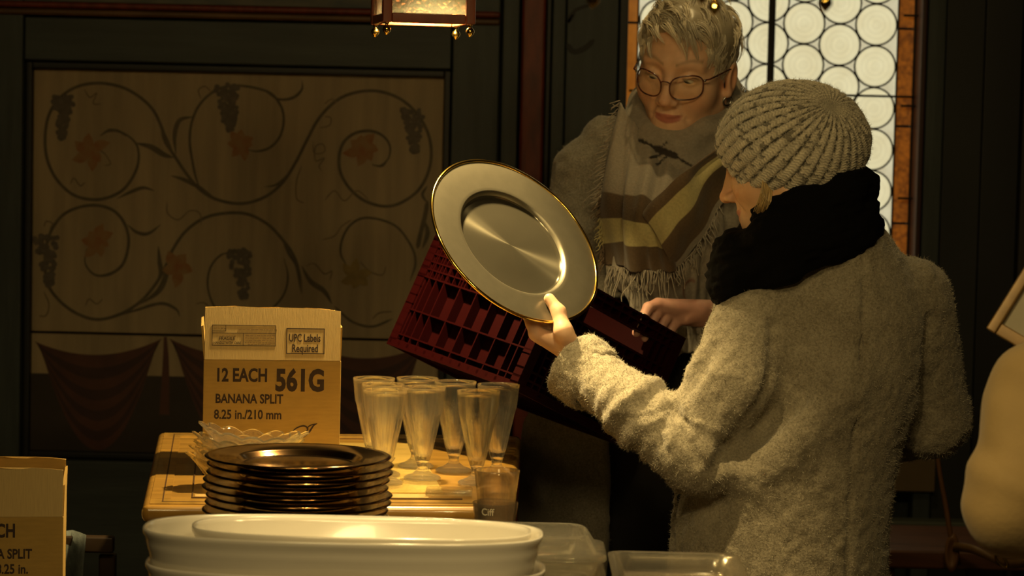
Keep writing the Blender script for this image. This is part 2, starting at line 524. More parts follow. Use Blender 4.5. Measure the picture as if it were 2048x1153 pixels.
# cornice of red and ochre mouldings above the rail
xL2 = -2.9; xR2 = W(1000, 200)[0] - g
slab('cornice', xL2, xR2, zr + .004, zr + .02, 5.945, 6.03, M_REDGOLD, wall_back, bevel=.006)
slab('cornice', xL2, xR2, zr + .021, zr + .036, 5.935, 6.03, M_RED, wall_back, bevel=.006)
slab('frieze', xL2, xR2, zr + .037, zr + .3, 5.97, 6.03, mat('frieze_grey_painted', (.17, .15, .11), .6, color2=(.07, .085, .085), var_scale=9, stretch=(1, 1, 3)), wall_back, bevel=.003)
# right of the window
stile(wx1 + .012, W(1882, 200)[0], .02, 2.78, 5.955)
stile(W(1884, 200)[0], W(1962, 200)[0], .02, 2.78, 5.97, mat('blackened_wood', (.022, .023, .02), .6))
stile(W(1964, 200)[0], W(2040, 200)[0], .02, 2.78, 5.985, M_BLACKW)
stile(W(2042, 200)[0], 2.8, .02, 2.78, 5.97, mat('blackened_brown_wood', (.03, .024, .018), .6))
# dark scroll painted on the stile beside the window
def ribbon(pts_px, w_px, Y, n=60, taper=True, wfun=None, off=(0, 0, 1.0)):
    """flat painted stroke on the wall: points in px -> strip in the plane y=Y. returns V,F lists"""
    q = spline([(a, b) for a, b in pts_px], n)
    t = np.gradient(q, axis=0); t /= np.linalg.norm(t, axis=1)[:, None] + 1e-9
    nrm = np.stack([-t[:, 1], t[:, 0]], 1)
    u = np.linspace(0, 1, n)
    w = w_px * (wfun(u) if wfun else (np.minimum(1, np.minimum(u, 1 - u) * 8 + .25) if taper else np.ones(n)))
    V = []
    for i in range(n):
        for s in (-1, 1):
            x = q[i] + nrm[i] * s * w[i] * .5
            p = P(x[0], x[1], WY); V.append((p.x, Y, p.z))
    Fc = [(2 * i, 2 * i + 1, 2 * i + 3, 2 * i + 2) for i in range(n - 1)]
    return V, Fc
def join_strokes(name, strokes, m, parent):
    V = []; Fc = []
    for v, f in strokes:
        b = len(V); V += v; Fc += [tuple(i + b for i in q) for q in f]
    me = pymesh(name, V, Fc)
    return obj(name, me, m, parent)
M_INK = mat('dark_painted_stroke', (.012, .011, .010), .6)
join_strokes('scroll_painting', [ribbon([(1190, 8), (1150, 22), (1136, 45), (1150, 28)], 7, 5.9715),
                                 ribbon([(1133, 88), (1146, 104), (1168, 98), (1188, 80)], 11, 5.9713)], M_INK, wall_back)

# -------------------------------------------------------------- painted scrollwork on the panel
def cp(pts): return [(x / 1.988, 80 + y / 1.988) for x, y in pts]
M_VINE = mat('vine_paint_dark', (.125, .095, .05), .65, var=.3, var_scale=40)
M_VINE2 = mat('vine_paint_pale', (.20, .145, .075), .65, var=.3, var_scale=40)
M_GRAPE = mat('grape_paint', (.135, .105, .075), .65, var=.3, var_scale=80)
M_FLOWER = mat('flower_paint_rust', (.29, .115, .035), .65, color2=(.30, .18, .07), var_scale=40)
M_FLOWER2 = mat('flower_paint_ochre', (.31, .21, .06), .65, var=.3, var_scale=40)
YP = 5.9974
strokes = []
def vine(pts, w=7, n=140, k=0): strokes.append(ribbon(cp(pts), w, YP - .0002 * len(strokes) / 10, n))
vine([(400,380),(440,355),(500,375),(545,420),(550,490),(520,560),(470,610),(390,635),(300,620),(230,560),(190,480),(180,390),(195,300),(240,230),(310,185),(400,172),(490,190),(560,230),(610,280),(640,340),(670,420),(700,470),(740,530),(790,590),(850,630),(930,650),(1000,645),(1070,615),(1130,560),(1180,480),(1220,400),(1270,310),(1340,240),(1420,208),(1510,205),(1600,240),(1670,310),(1710,400),(1710,500),(1670,590),(1600,645),(1530,662),(1450,640),(1390,590),(1355,530),(1348,470),(1365,410),(1410,372),(1470,362),(1520,380),(1550,420),(1545,470),(1510,500),(1480,495)], 6.5, 420)
vine([(800,600),(780,550),(765,480),(755,400),(765,320),(800,250),(860,200),(930,182),(1010,190),(1080,215),(1120,270),(1128,330),(1110,390),(1070,430),(1020,443),(980,435)], 5.5, 160)
vine([(345,830),(340,890),(380,935),(440,930),(490,890),(512,810),(500,740),(460,685),(400,660),(330,662),(260,690),(215,740),(190,800),(180,880),(190,970),(240,1040),(310,1090),(390,1112),(480,1090),(560,1040),(620,970),(660,900),(690,830),(740,760),(810,710),(890,690),(980,692),(1060,730),(1120,790),(1170,860),(1195,940),(1200,1010)], 6.5, 300)
vine([(930,845),(880,855),(840,900),(826,960),(835,1020),(865,1075),(930,1110),(1010,1110),(1080,1070),(1130,1010),(1145,940),(1130,870)], 4.5, 120)
vine([(1380,900),(1355,850),(1362,790),(1395,735),(1450,708),(1530,720),(1590,755),(1640,830),(1652,890),(1630,960)], 5, 120)
vine([(1700,640),(1690,700),(1670,780),(1660,830)], 9, 40)
vine([(1330,1060),(1400,1120),(1480,1140),(1560,1110)], 5, 40)
strokes_dark = strokes; strokes = []
for pts, w in [([(540,410),(600,425),(650,455),(690,468)], 22), ([(400,382),(430,362),(470,362),(505,385)], 12), ([(700,455),(695,380),(715,320),(770,305)], 18),
               ([(640,340),(660,400),(690,455)], 20), ([(680,540),(730,555),(790,585),(850,625)], 16), ([(1180,470),(1150,530),(1100,575),(1050,585)], 10),
               ([(1060,210),(1110,236),(1165,230),(1200,198),(1202,160)], 12), ([(615,600),(570,588),(520,605),(465,632)], 14),
               ([(508,735),(545,765),(590,770),(640,735)], 14), ([(620,970),(640,930),(635,880),(630,820)], 18), ([(560,1050),(630,1000),(660,940),(670,880)], 22),
               ([(430,1108),(540,1075),(640,1048),(700,1070),(715,1100)], 12), ([(1120,790),(1150,850),(1180,900),(1195,1000)], 14), ([(1200,900),(1235,960),(1290,1000),(1320,1050)], 20),
               ([(1690,720),(1700,770),(1680,830)], 18), ([(1700,580),(1680,615),(1700,650)], 12), ([(1480,498),(1520,500),(1545,468)], 10)]:
    strokes.append(ribbon(cp(pts), w * .5, YP - .0006, 40, wfun=lambda u: np.sin(np.pi * np.clip(u, .02, .98)) ** .8 + .06))
join_strokes('vine_painting', strokes_dark, M_VINE, pan_up)
join_strokes('leaf_painting', strokes, M_VINE, pan_up)
strokes = []
for pts in [[(335,195),(358,228),(385,212),(372,252),(405,255)], [(800,235),(790,200),(815,185),(840,205)], [(665,640),(668,690),(710,715),(755,680),(795,690),(800,740)],
            [(1270,350),(1310,340),(1315,310),(1290,305)], [(1245,400),(1250,450),(1290,445),(1285,415),(1255,425),(1255,480),(1290,470),(1270,500),(1280,525)],
            [(280,575),(295,550),(320,580),(340,565)], [(1200,500),(1180,560),(1180,630),(1210,650)], [(1290,640),(1330,600),(1370,640),(1420,600),(1470,640)],
            [(175,745),(185,722),(210,730),(200,750)], [(340,1060),(355,1030),(385,1050),(410,1030)], [(1215,900),(1250,890),(1290,930),(1320,920),(1310,960)],
            [(1430,880),(1470,920),(1520,935),(1535,900)], [(1280,795),(1330,780),(1360,740),(1400,715)], [(300,415),(330,450),(400,440),(440,490),(415,500)],
            [(1290,255),(1320,235),(1340,250)], [(175,1000),(195,1050),(185,1095),(155,1098)], [(1480,1110),(1510,1085),(1560,1080)], [(780,1050),(810,1045),(830,1060)]]:
    strokes.append(ribbon(cp(pts), 2.6, YP - .0008, 50))
join_strokes('tendril_painting', strokes, M_VINE2, pan_up)
def disc(px, py, r, Y, n=10):
    c = P(px, py, WY); v = [(c.x, Y, c.z)]
    for i in range(n):
        a = 2 * math.pi * i / n; v.append((c.x + r * S6 * math.cos(a), Y, c.z + r * S6 * math.sin(a)))
    return v, [(0, i + 1, (i + 1) % n + 1) for i in range(n)]
rg = random.Random(3)
for (gx, gy, gw, gh, slant) in [(250,310,45,85,-.15), (910,270,58,95,.05), (1645,360,48,85,0.05), (190,880,48,100,.1), (960,930,50,95,.25)]:
    st = []
    for i in range(95):
        v = rg.random() ** 1.15; u = rg.uniform(-1, 1) * (1 - v * .75)
        a, b = cp([(gx + u * gw + slant * gh * (v - .5) * 2 * .5, gy - gh + 2 * gh * v)])[0]
        st.append(disc(a, b, rg.uniform(4.0, 6.0), YP - .001 - .00002 * i))
    join_strokes('grape_painting', st, M_GRAPE, pan_up)
def petals(cx, cy, R, n, m, ph=0.0):
    st = []
    for i in range(n):
        a = ph + 2 * math.pi * i / n + rg.uniform(-.2, .2); L = R * rg.uniform(.7, 1.2)
        pts = [(cx, cy), (cx + L * .5 * math.cos(a) - 6 * math.sin(a), cy + L * .5 * math.sin(a) + 6 * math.cos(a)), (cx + L * math.cos(a + .3), cy + L * math.sin(a + .3))]
        st.append(ribbon(cp(pts), R * .28, YP - .0014 - .0001 * i, 16, wfun=lambda u: np.sin(np.pi * np.clip(u, .03, .97)) + .05))
    join_strokes('flower_painting', st, m, pan_up)
petals(360, 445, 72, 6, M_FLOWER, .3); petals(960, 410, 62, 7, M_FLOWER, .1); petals(1445, 430, 72, 7, M_FLOWER, .7)
petals(385, 800, 68, 7, M_FLOWER, .2); petals(705, 905, 78, 5, M_FLOWER, -1.2); petals(1415, 940, 62, 6, M_FLOWER2, .4)
# painted red swags on the lower board
M_SW1 = mat('swag_paint_red', (.10, .034, .016), .65, var=.3, var_scale=14)
M_SW2 = mat('swag_paint_dark', (.055, .02, .012), .65, var=.3, var_scale=14)
def swag(x0, y0, x1, y1, depth, bands, Y):
    for b in range(bands):
        V = []; n = 40
        for i in range(n + 1):
            u = i / n; s = 4 * u * (1 - u)
            for k in (0, 1):
                f = (b + k) / bands
                x = x0 + (x1 - x0) * u + (0.5 - u) * 26 * f
                y = y0 + (y1 - y0) * u + s * (30 + (depth - 30) * f ** .9) + 16 * f
                p = P(x, y, WY); V.append((p.x, Y, p.z))
        Fc = [(2 * i, 2 * i + 1, 2 * i + 3, 2 * i + 2) for i in range(n)]
        obj('swag_painting', pymesh('swag_painting', V, Fc), M_SW1 if b % 2 == 0 else M_SW2, pan_lo)
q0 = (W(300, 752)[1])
dk = pymesh('falloff_shade', [(pxl, YP, pz_bot), (pxr, YP, pz_bot), (pxr, YP, q0), (pxl, YP, q0)], [(0, 1, 2, 3)])  # dark sheet painted over the lower board where the light falls off
obj('falloff_shade', dk, mat('falloff_shade_dark', (.04, .026, .015), .65, var=.3, var_scale=8), pan_lo)
swag(70, 683, 325, 677, 205, 9, YP - .0004)
swag(338, 677, 590, 684, 205, 9, YP - .0004)
swag(604, 684, 850, 690, 205, 9, YP - .0004)
for xx in (331, 597):
    join_strokes('swag_painting', [ribbon([(xx, 674), (xx + 1, 730), (xx - 2, 830)], 20, YP - .0007, 20, wfun=lambda u: .3 + .7 * u)], M_SW1, pan_lo)

# -------------------------------------------------------------- leaded roundel window
win = structure(empty('window_1', ((wx0 + wx1) / 2, 6.06, wz0)))
def glow_mat(name, c0, c1, strength, scale, ring=False):
    m, nt, b = new_mat(name); N = nt.nodes; L = nt.links
    tc = N.new('ShaderNodeTexCoord')
    nz = N.new('ShaderNodeTexNoise'); nz.inputs['Scale'].default_value = scale; nz.inputs['Detail'].default_value = 5
    oi = N.new('ShaderNodeObjectInfo')
    ad = N.new('ShaderNodeVectorMath'); ad.operation = 'ADD'
    L.new(tc.outputs['Object'], ad.inputs[0]); L.new(oi.outputs['Location'], ad.inputs[1]); L.new(ad.outputs[0], nz.inputs['Vector'])
    rp = N.new('ShaderNodeMapRange'); rp.inputs[1].default_value = .3; rp.inputs[2].default_value = .7
    L.new(nz.outputs[0], rp.inputs[0])
    mx = N.new('ShaderNodeMix'); mx.data_type = 'RGBA'
    mx.inputs[6].default_value = (*c0, 1); mx.inputs[7].default_value = (*c1, 1)
    L.new(rp.outputs[0], mx.inputs[0])
    out = mx.outputs[2]
    if ring:
        ln = N.new('ShaderNodeVectorMath'); ln.operation = 'LENGTH'; L.new(tc.outputs['Object'], ln.inputs[0])
        wv = N.new('ShaderNodeMath'); wv.operation = 'SINE'; ml = N.new('ShaderNodeMath'); ml.operation = 'MULTIPLY'; ml.inputs[1].default_value = 520
        L.new(ln.outputs['Value'], ml.inputs[0]); L.new(ml.outputs[0], wv.inputs[0])
        r2 = N.new('ShaderNodeMapRange'); r2.inputs[1].default_value = -1; r2.inputs[2].default_value = 1; r2.inputs[3].default_value = .93; r2.inputs[4].default_value = 1
        L.new(wv.outputs[0], r2.inputs[0])
        m2 = N.new('ShaderNodeMix'); m2.data_type = 'RGBA'; m2.blend_type = 'MULTIPLY'; m2.inputs[0].default_value = 1
        L.new(out, m2.inputs[6]); L.new(r2.outputs[0], m2.inputs[7]); out = m2.outputs[2]
    L.new(out, b.inputs['Emission Color']); b.inputs['Emission Strength'].default_value = strength
    b.inputs['Base Color'].default_value = (.2, .18, .12, 1); b.inputs['Roughness'].default_value = .25
    return m
M_ROUND = glow_mat('lit_bullseye_glass', (.80, .72, .43), (.72, .63, .36), .95, 25, True)
M_GAP = glow_mat('lit_gap_glass', (.74, .68, .44), (.60, .52, .32), .85, 30)
M_ORANGE = glow_mat('lit_orange_glass', (.34, .085, .005), (.10, .018, .002), .62, 90)
M_ORANGE2 = glow_mat('lit_amber_glass', (.5, .15, .01), (.34, .09, .005), .5, 40)
M_LEAD = mat('lead_came', (.028, .022, .015), .55, metallic=.3, bump=.2, bump_scale=200)
M_IRON = mat('black_iron', (.02, .017, .012), .6, metallic=.3)
pitch = 83.6 * S6; colsp = pitch * .8660
rx = W(1757, 132)[0]; rz = W(1757, 132)[1]
yG = 6.06
# one bull's-eye pane: slightly domed disc with a pontil knob
prof = [(0.0, -.006), (.004, -.0055), (.007, -.002), (.016, -.0012), (.030, -.002), (.042, -.0035), (pitch * .5 - .0012, -.001), (pitch * .5 - .0012, .002), (0, .002)]
me_round = lathe('roundel', prof, 32)
me_round.transform(Matrix.Rotation(math.pi / 2, 4, 'X') @ Matrix.Scale(-1, 4, (0, 0, 1)))
me_round.materials.append(M_ROUND)
Vt, Qt = tube_arrays([np.array([((pitch * .5 - .0008) * math.cos(a), -.002, (pitch * .5 - .0008) * math.sin(a)) for a in np.linspace(0, 2 * np.pi, 32, endpoint=False)])], [.0023], 6, True)
me_came = npmesh('came', Vt, Qt); me_came.materials.append(M_LEAD)
h3 = pitch * .5
# triangular gap panes: the curved triangle between three touching discs
def gapmesh(sign):
    A = [(-colsp * sign, 0), (0, h3), (0, -h3)]      # one disc on one side, two stacked on the other
    cx = sum(p[0] for p in A) / 3
    pts = []
    R = pitch * .5
    for i in range(3):
        p, q, r_ = A[i], A[(i + 1) % 3], A[(i + 2) % 3]
        m0 = ((p[0] + r_[0]) / 2, (p[1] + r_[1]) / 2); m1 = ((p[0] + q[0]) / 2, (p[1] + q[1]) / 2)
        a0 = math.atan2(m0[1] - p[1], m0[0] - p[0]); a1 = math.atan2(m1[1] - p[1], m1[0] - p[0])
        d = (a1 - a0 + math.pi) % (2 * math.pi) - math.pi
        for k in range(5):
            a = a0 + d * k / 5; pts.append((p[0] + R * math.cos(a) - cx, p[1] + R * math.sin(a)))
    n = len(pts)
    V = [(x, 0, z) for x, z in pts] + [(x, .003, z) for x, z in pts]
    Fc = [tuple(range(n)), tuple(range(2 * n - 1, n - 1, -1))] + [(i, i + n, (i + 1) % n + n, (i + 1) % n) for i in range(n)]
    me = pymesh('gap_pane', V, Fc); me.materials.append(M_GAP); return me, cx
gapL, cL = gapmesh(1); gapR, cR = gapmesh(-1)
ncol = 7
for c in range(ncol):
    x = rx - c * colsp
    off = 0 if c % 2 == 0 else pitch * .5
    for r in range(-7, 12):
        z = rz + off + r * pitch
        if z < wz0 + .05 or z > wz1 - .05: continue
        obj('roundel', me_round, None, win, Matrix.Translation((x, yG, z)))
        obj('came', me_came, None, win, Matrix.Translation((x, yG, z)))
        zz = z + pitch * .5
        if zz < wz1 - .06:
            if c < ncol - 1: obj('gap_pane', gapL, None, win, Matrix.Translation((x + cL, yG + .001, zz)))
            if c > 0: obj('gap_pane', gapR, None, win, Matrix.Translation((x + cR, yG + .001, zz)))
# edge panes between the outer roundels and the coloured border
bx1 = rx + pitch * .5 + .001; bx0 = rx - (ncol - 1) * colsp - pitch * .5 - .001
box('edge_pane', M_GAP, win, (bx1 - .023, yG + .004, (wz0 + wz1) / 2), (.05, .003, wz1 - wz0 - .02), bevel=0)
box('edge_pane', M_GAP, win, (bx0 + .023, yG + .004, (wz0 + wz1) / 2), (.05, .003, wz1 - wz0 - .02), bevel=0)
for sgn, xb, xo, mm in ((1, bx1 + .022, wx1, M_ORANGE), (-1, bx0 - .018, wx0, M_ORANGE2)):
    x_in = bx1 if sgn > 0 else bx0
    z = wz0 + .01; k = 0
    while z < wz1 - .02:
        hgt = .235
        z2 = min(z + hgt, wz1 - .01)
        a, b_ = sorted((x_in + sgn * .004, x_in + sgn * .040))
        box('border_pane', mm, win, ((a + b_) / 2, yG + .002, (z + z2) / 2), (b_ - a, .004, z2 - z - .006), bevel=0)
        z = z2; k += 1
    bar('came', M_LEAD, win, (x_in + sgn * .002, yG - .001, (wz0 + wz1) / 2), (.004, .008, wz1 - wz0 - .01))
    bar('came', M_LEAD, win, (x_in + sgn * .042, yG - .001, (wz0 + wz1) / 2), (.005, .008, wz1 - wz0 - .01))
# outer dark jamb and red-painted reveal
box('window_frame', mat('dark_red_reveal', (.05, .012, .006), .5), win, (wx1 + .004, 6.01, (wz0 + wz1) / 2), (.012, .10, wz1 - wz0), bevel=.002)
box('window_frame', M_BLACKW, win, (wx0 - .012, 6.01, (wz0 + wz1) / 2), (.02, .10, wz1 - wz0), bevel=.002)
box('window_frame', M_BLACKW, win, ((wx0 + wx1) / 2, 6.04, wz0 + .004), (wx1 - wx0, .08, .02), bevel=.002)
box('window_frame', M_BLACKW, win, ((wx0 + wx1) / 2, 6.04, wz1 - .004), (wx1 - wx0, .08, .02), bevel=.002)
xm = W(1546, 90)[0]
box('mullion', M_IRON, win, (xm, yG - .018, (wz0 + wz1) / 2), (.0165, .016, wz1 - wz0 - .02), bevel=.003)
for py in (192,):
    zz = W(1760, py)[1]
    tube('saddle_bar', M_IRON, win, [(bx0 - .02, yG - .012, zz), (bx1 + .05, yG - .012, zz)], .003, 6)
for py in (30, 212, 398):
    zz = W(1820, py)[1]
    tube('latch', M_IRON, win, [(bx1 + .01, yG - .03, zz), (bx1 + .066, yG - .03, zz)], .003, 6)

# -------------------------------------------------------------- dim furniture along the back wall, far right
M_BENCH = mat('bench_red_brown', (.14, .05, .02), .5, var=.4, var_scale=12, stretch=(.5, 5, 5))
ledge = structure(slab('trim_1', W(1560, 1040)[0], 2.6, W(1850, 1056)[1], W(1850, 1032)[1], 5.9, 5.965, mat('ledge_grey_green', (.11, .12, .09), .6, var=.3, var_scale=10, stretch=(.5, 3, 3)), None, bevel=.004))
structure(slab('trim_2', W(1560, 1040)[0], 2.6, W(1850, 1076)[1], W(1850, 1066)[1], 5.93, 5.965, mat('ledge_grey_low', (.08, .085, .07), .6), None, bevel=.003))
# =================================================================== TABLES
TZ = 0.85      # far table top
NZ = 0.70      # near table top
M_OAK = mat('varnished_oak', (.40, .215, .040), .28, var=.35, var_scale=5, stretch=(1, 9, 1), coat=.5, bump=.05, bump_scale=30)
M_OAKX = mat('varnished_oak_crossgrain', (.42, .235, .045), .28, var=.35, var_scale=5, stretch=(9, 1, 1), coat=.5, bump=.05, bump_scale=30)
M_OAKP = mat('pale_inlay_maple', (.66, .45, .17), .28, var=.25, var_scale=9, stretch=(6, 1, 1), coat=.5)
M_INLAY = mat('dark_inlay_line', (.06, .03, .012), .35)
M_DARKW = mat('dark_walnut', (.045, .027, .014), .4, var=.4, var_scale=8, stretch=(1, 6, 1))
fl = onz(283, 1010, TZ); bl_ = onz(303, 862, TZ)
tx0 = fl.x; ty0 = fl.y; ty1 = 4.70
ta = math.radians(6.5)
uA = (.012 - tx0) / math.cos(ta); uB = (.024 - tx0 + (ty1 - ty0) * math.sin(ta)) / math.cos(ta)
tx1 = tx0 + uA
tab = empty('inlaid_table', ((tx0 + tx1) / 2, (ty0 + ty1) / 2, 0))
tag(tab, 'varnished oak table with inlaid border lines under the tall dessert glasses', 'table')
cx, cy = (tx0 + tx1) / 2, (ty0 + ty1) / 2; tw, td = tx1 - tx0, ty1 - ty0
bmt = bmesh.new()
vt = [bmt.verts.new((x, y, z)) for z in (TZ - .0295, TZ - .0015) for x, y in ((tx0, ty0), (tx1, ty0), (tx0 + uB, ty1), (tx0, ty1))]
for q in ((3, 2, 1, 0), (4, 5, 6, 7), (0, 1, 5, 4), (1, 2, 6, 5), (2, 3, 7, 6), (3, 0, 4, 7)): bmt.faces.new([vt[i] for i in q])
bmesh.ops.bevel(bmt, geom=bmt.edges[:], offset=.011, segments=4, affect='EDGES', profile=.5)
met = bpy.data.meshes.new('table_top'); bmt.to_mesh(met); bmt.free(); shade(met)
top = obj('table_top', met, M_OAK, tab); top.modifiers.new('wn', 'WEIGHTED_NORMAL')
bw = .052
# border planks (mitred look) and inlaid lines, a hair proud of the top
def inlay(name, x0, x1, y0, y1, m, hgt=.0012):
    return box(name, m, top, ((x0 + x1) / 2, (y0 + y1) / 2, TZ - .0015 + hgt / 2), (x1 - x0, y1 - y0, hgt), bevel=0)
e = .012
inlay('border_plank', tx0 + e, tx1 - e, ty0 + e, ty0 + e + bw, M_OAKX, .0012)
inlay('border_plank', tx0 + e, tx1 - e, ty1 - e - bw, ty1 - e, M_OAKX, .0012)
inlay('border_plank', tx0 + e, tx0 + e + bw * .6, ty0 + e + bw + .001, ty1 - e - bw - .001, M_OAK, .0012)
for dx in (.03, .075):
    inlay('inlay_line', tx0 + dx, tx0 + dx + .0022, ty0 + dx, ty1 - dx, M_INLAY, .0016)
    inlay('inlay_line', tx0 + dx, tx1 - dx, ty0 + dx, ty0 + dx + .004, M_INLAY, .0017)
    inlay('inlay_line', tx0 + dx, tx1 - dx, ty1 - dx - .004, ty1 - dx, M_INLAY, .0017)
inlay('inlay_panel', tx0 + .080, tx0 + .125, ty0 + .085, ty0 + .112, M_OAKP, .0016)
inlay('inlay_panel', tx0 + .128, tx1 - .128, ty0 + .085, ty0 + .125, M_OAKP, .0016)
inlay('inlay_panel', tx0 + .10, tx1 - .10, ty0 + .14, ty1 - .14, mat('inlay_field_brightened', (.62, .42, .11), .2, var=.3, var_scale=4, stretch=(1, 9, 1), coat=.5), .0014)  # pale inlay lightened further for the pool of light around the feet
box('apron', M_DARKW, tab, (cx, cy, TZ - .075), (tw - .10, td - .10, .085), bevel=.004)
for sx in (-1, 1):
    for sy in (-1, 1):
        box('leg', M_DARKW, tab, (cx + sx * (tw / 2 - .08), cy + sy * (td / 2 - .08), .37), (.06, .06, .74), bevel=.006)
for sx in (-1, 1):
    box('stretcher', M_DARKW, tab, (cx + sx * (tw / 2 - .08), cy, .12), (.04, td - .22, .04), bevel=.004)

# the table stands turned a little, pivoting about its front left corner
Rt = Matrix.Rotation(ta, 3, 'Z')
corner = Vector((tx0, ty0, 0)); rel = Vector((cx, cy, 0)) - corner
tab.location = corner + Rt @ rel; tab.rotation_euler.z = ta

nt_ = empty('serving_table', (-.05, 3.2, 0))
tag(nt_, 'dark wooden serving table carrying the white oval dishes, mostly below the frame', 'table')
box('table_top', M_DARKW, nt_, (-.02, 3.24, NZ - .0155), (1.08, 1.06, .03), bevel=.006)
for sx in (-1, 1):
    for sy in (-1, 1):
        box('leg', M_DARKW, nt_, (-.02 + sx * .47, 3.24 + sy * .46, .342), (.06, .06, .683), bevel=.006)

# =================================================================== CARDBOARD BOXES
M_CARD = mat('cardboard', (.42, .262, .062), .85, var=.12, var_scale=30, stretch=(1, 1, 6), bump=.05, bump_scale=200)
M_CARDT = mat('cardboard_pale_flap', (.56, .40, .16), .85, var=.12, var_scale=60, stretch=(8, 8, .5), bump=.1, bump_scale=120)
M_PRINT = mat('box_print_ink', (.035, .018, .012), .8)
def card_box(cat_label, origin, yaw, w, d, h, flap_h, lines, tilt_front=-6, front_leaf=True, others=True):
    """origin: front-left-bottom corner; local x right, y back, z up"""
    R = Matrix.Rotation(yaw, 3, 'Z')
    root = empty('cardboard_box', origin, R)
    t = .004
    B = lambda n, c, s, rot=None, m=M_CARD, par=root, bev=.0012: box(n, m, par, c, s, rot, bevel=bev, seg=1, keep=False)
    B('bottom', (w / 2, d / 2, t / 2), (w, d, t))
    front = B('front_wall', (w / 2, t / 2, h / 2 + t / 2), (w, t, h - t))
    B('back_wall', (w / 2, d - t / 2, h / 2 + t / 2), (w, t, h - t))
    B('side_wall', (t / 2, d / 2, h / 2 + t / 2), (t, d - 2 * t - .001, h - t))
    B('side_wall', (w - t / 2, d / 2, h / 2 + t / 2), (t, d - 2 * t - .001, h - t))
    # flaps
    def flap(c, s, ang, axis, m=M_CARDT):
        Rf = Matrix.Rotation(math.radians(ang), 3, axis)
        bm = bmesh.new(); bmesh.ops.create_cube(bm, size=1)
        bmesh.ops.scale(bm, vec=s, verts=bm.verts)
        bmesh.ops.translate(bm, vec=(0, 0, s[2] / 2), verts=bm.verts)
        bmesh.ops.subdivide_edges(bm, edges=[e_ for e_ in bm.edges if abs(e_.verts[0].co.x - e_.verts[1].co.x) > s[0] * .5 or abs(e_.verts[0].co.y - e_.verts[1].co.y) > s[1] * .5], cuts=8)
        for v in bm.verts:
            if v.co.z > s[2] * .5: v.co.z += .0022 * math.sin(v.co.x * 90 + 1.3) + .0012 * math.sin(v.co.x * 260)
        me = bpy.data.meshes.new('flap'); bm.to_mesh(me); bm.free()
        return obj('flap', me, m, root, Matrix.Translation(c) @ Rf.to_4x4(), False)
    ff = flap((w / 2, t / 2, h), (w - .003, t, flap_h), tilt_front, 'X')
    if others:
        flap((t / 2, d / 2, h), (t, d - .012, flap_h * .62), 26, 'Y', M_CARD).rotation_euler.y = -math.radians(5)
        flap((w - t / 2, d / 2, h), (t, d - .012, flap_h * .62), 0, 'Y', M_CARD).rotation_euler.y = math.radians(1.5)
        flap((w / 2, d - t / 2, h), (w - .003, t, flap_h * .85), 12, 'X', M_CARD).rotation_euler.x = -math.radians(-8)
    for (par, s, x, z, cap, bold, xs) in lines:
        me = text_mesh(s, cap, bold, xs)
        p = front if par == 'f' else ff
        Mx = Matrix.Rotation(math.pi / 2, 4, 'X')
        if par == 'f':
            M_ = Matrix.Translation((x - w / 2, -t / 2 - .0002, z - (h / 2 + t / 2))) @ Mx
        else:
            M_ = Matrix.Translation((x - w / 2, -t / 2 - .0002, z)) @ Mx
        o = obj('printed_text', me, M_PRINT, p, M_, False)
    return root, front, ff, t
S1 = 4.15 / F_PX
b1_o = P(404, 948, 4.15); b1_o.z = TZ + .0004
bw_, bh = 276 * S1, None
bh = (P(540, 723, 4.15).z - TZ)
def bx(px): return (px - 404) * S1
def bz(py): return (948 - py) * S1 * (bh / ((948 - 723) * S1))
lines1 = [('f', '12 EACH', bx(427), bz(765), 27 * S1, .034, .735), ('f', '561G', bx(548), bz(782), 44 * S1, .042, .735),
          ('f', 'BANANA SPLIT', bx(428), bz(808), 19 * S1, .03, .78), ('f', '8.25 in./210 mm', bx(426), bz(839), 19 * S1, .026, .80),
          ('t', 'UPC Labels', bx(574), (722 - 684) * S1, 16 * S1, .022, .62), ('t', 'Required', bx(580), (722 - 705) * S1, 16 * S1, .022, .66),
          ('t', 'FRAGILE', bx(434), (722 - 682.5) * S1, 7 * S1, .01, .9), ('t', 'HANDLE WITH CARE', bx(423), (722 - 690.5) * S1, 5.4 * S1, .005, .78)]
box1, fr1, fl1, t1 = card_box('', b1_o, math.radians(7), bw_, .21, bh, 104 * S1, lines1, tilt_front=-5)
tag(box1, 'lit open cardboard box printed 561G with raised front flap, on the inlaid table', 'box', 'banana split cardboard boxes')
def line_rect(par, x0, x1, z0, z1, th, zoff=0):
    for (a, b, c, d_) in ((x0, x1, z0, z0 + th), (x0, x1, z1 - th, z1), (x0, x0 + th, z0 + th, z1 - th), (x1 - th, x1, z0 + th, z1 - th)):
        bar('printed_line', M_PRINT, par, ((a + b) / 2 - bw_ / 2, -t1 / 2 - .0002, (c + d_) / 2), (b - a, .0005, d_ - c), None, False)
fz = lambda py: (722 - py) * S1
line_rect(fl1, bx(569), bx(646), fz(709), fz(657), 1.7 * S1)
line_rect(fl1, bx(420), bx(548), fz(694), fz(652), 1.1 * S1)
for (a, b, c, d_) in ((420, 548, 668, 669), (482, 483, 669, 694), (420, 447, 664, 664.6), (447, 447.8, 653, 665)):
    bar('printed_line', M_PRINT, fl1, ((bx(a) + bx(b)) / 2 - bw_ / 2, -t1 / 2 - .0002, (fz(c) + fz(d_)) / 2), (max(bx(b) - bx(a), .0006), .0005, max(abs(fz(c) - fz(d_)), .0006)), None, False)
M_PRINT2 = mat('box_print_fine', (.22, .14, .055), .8)
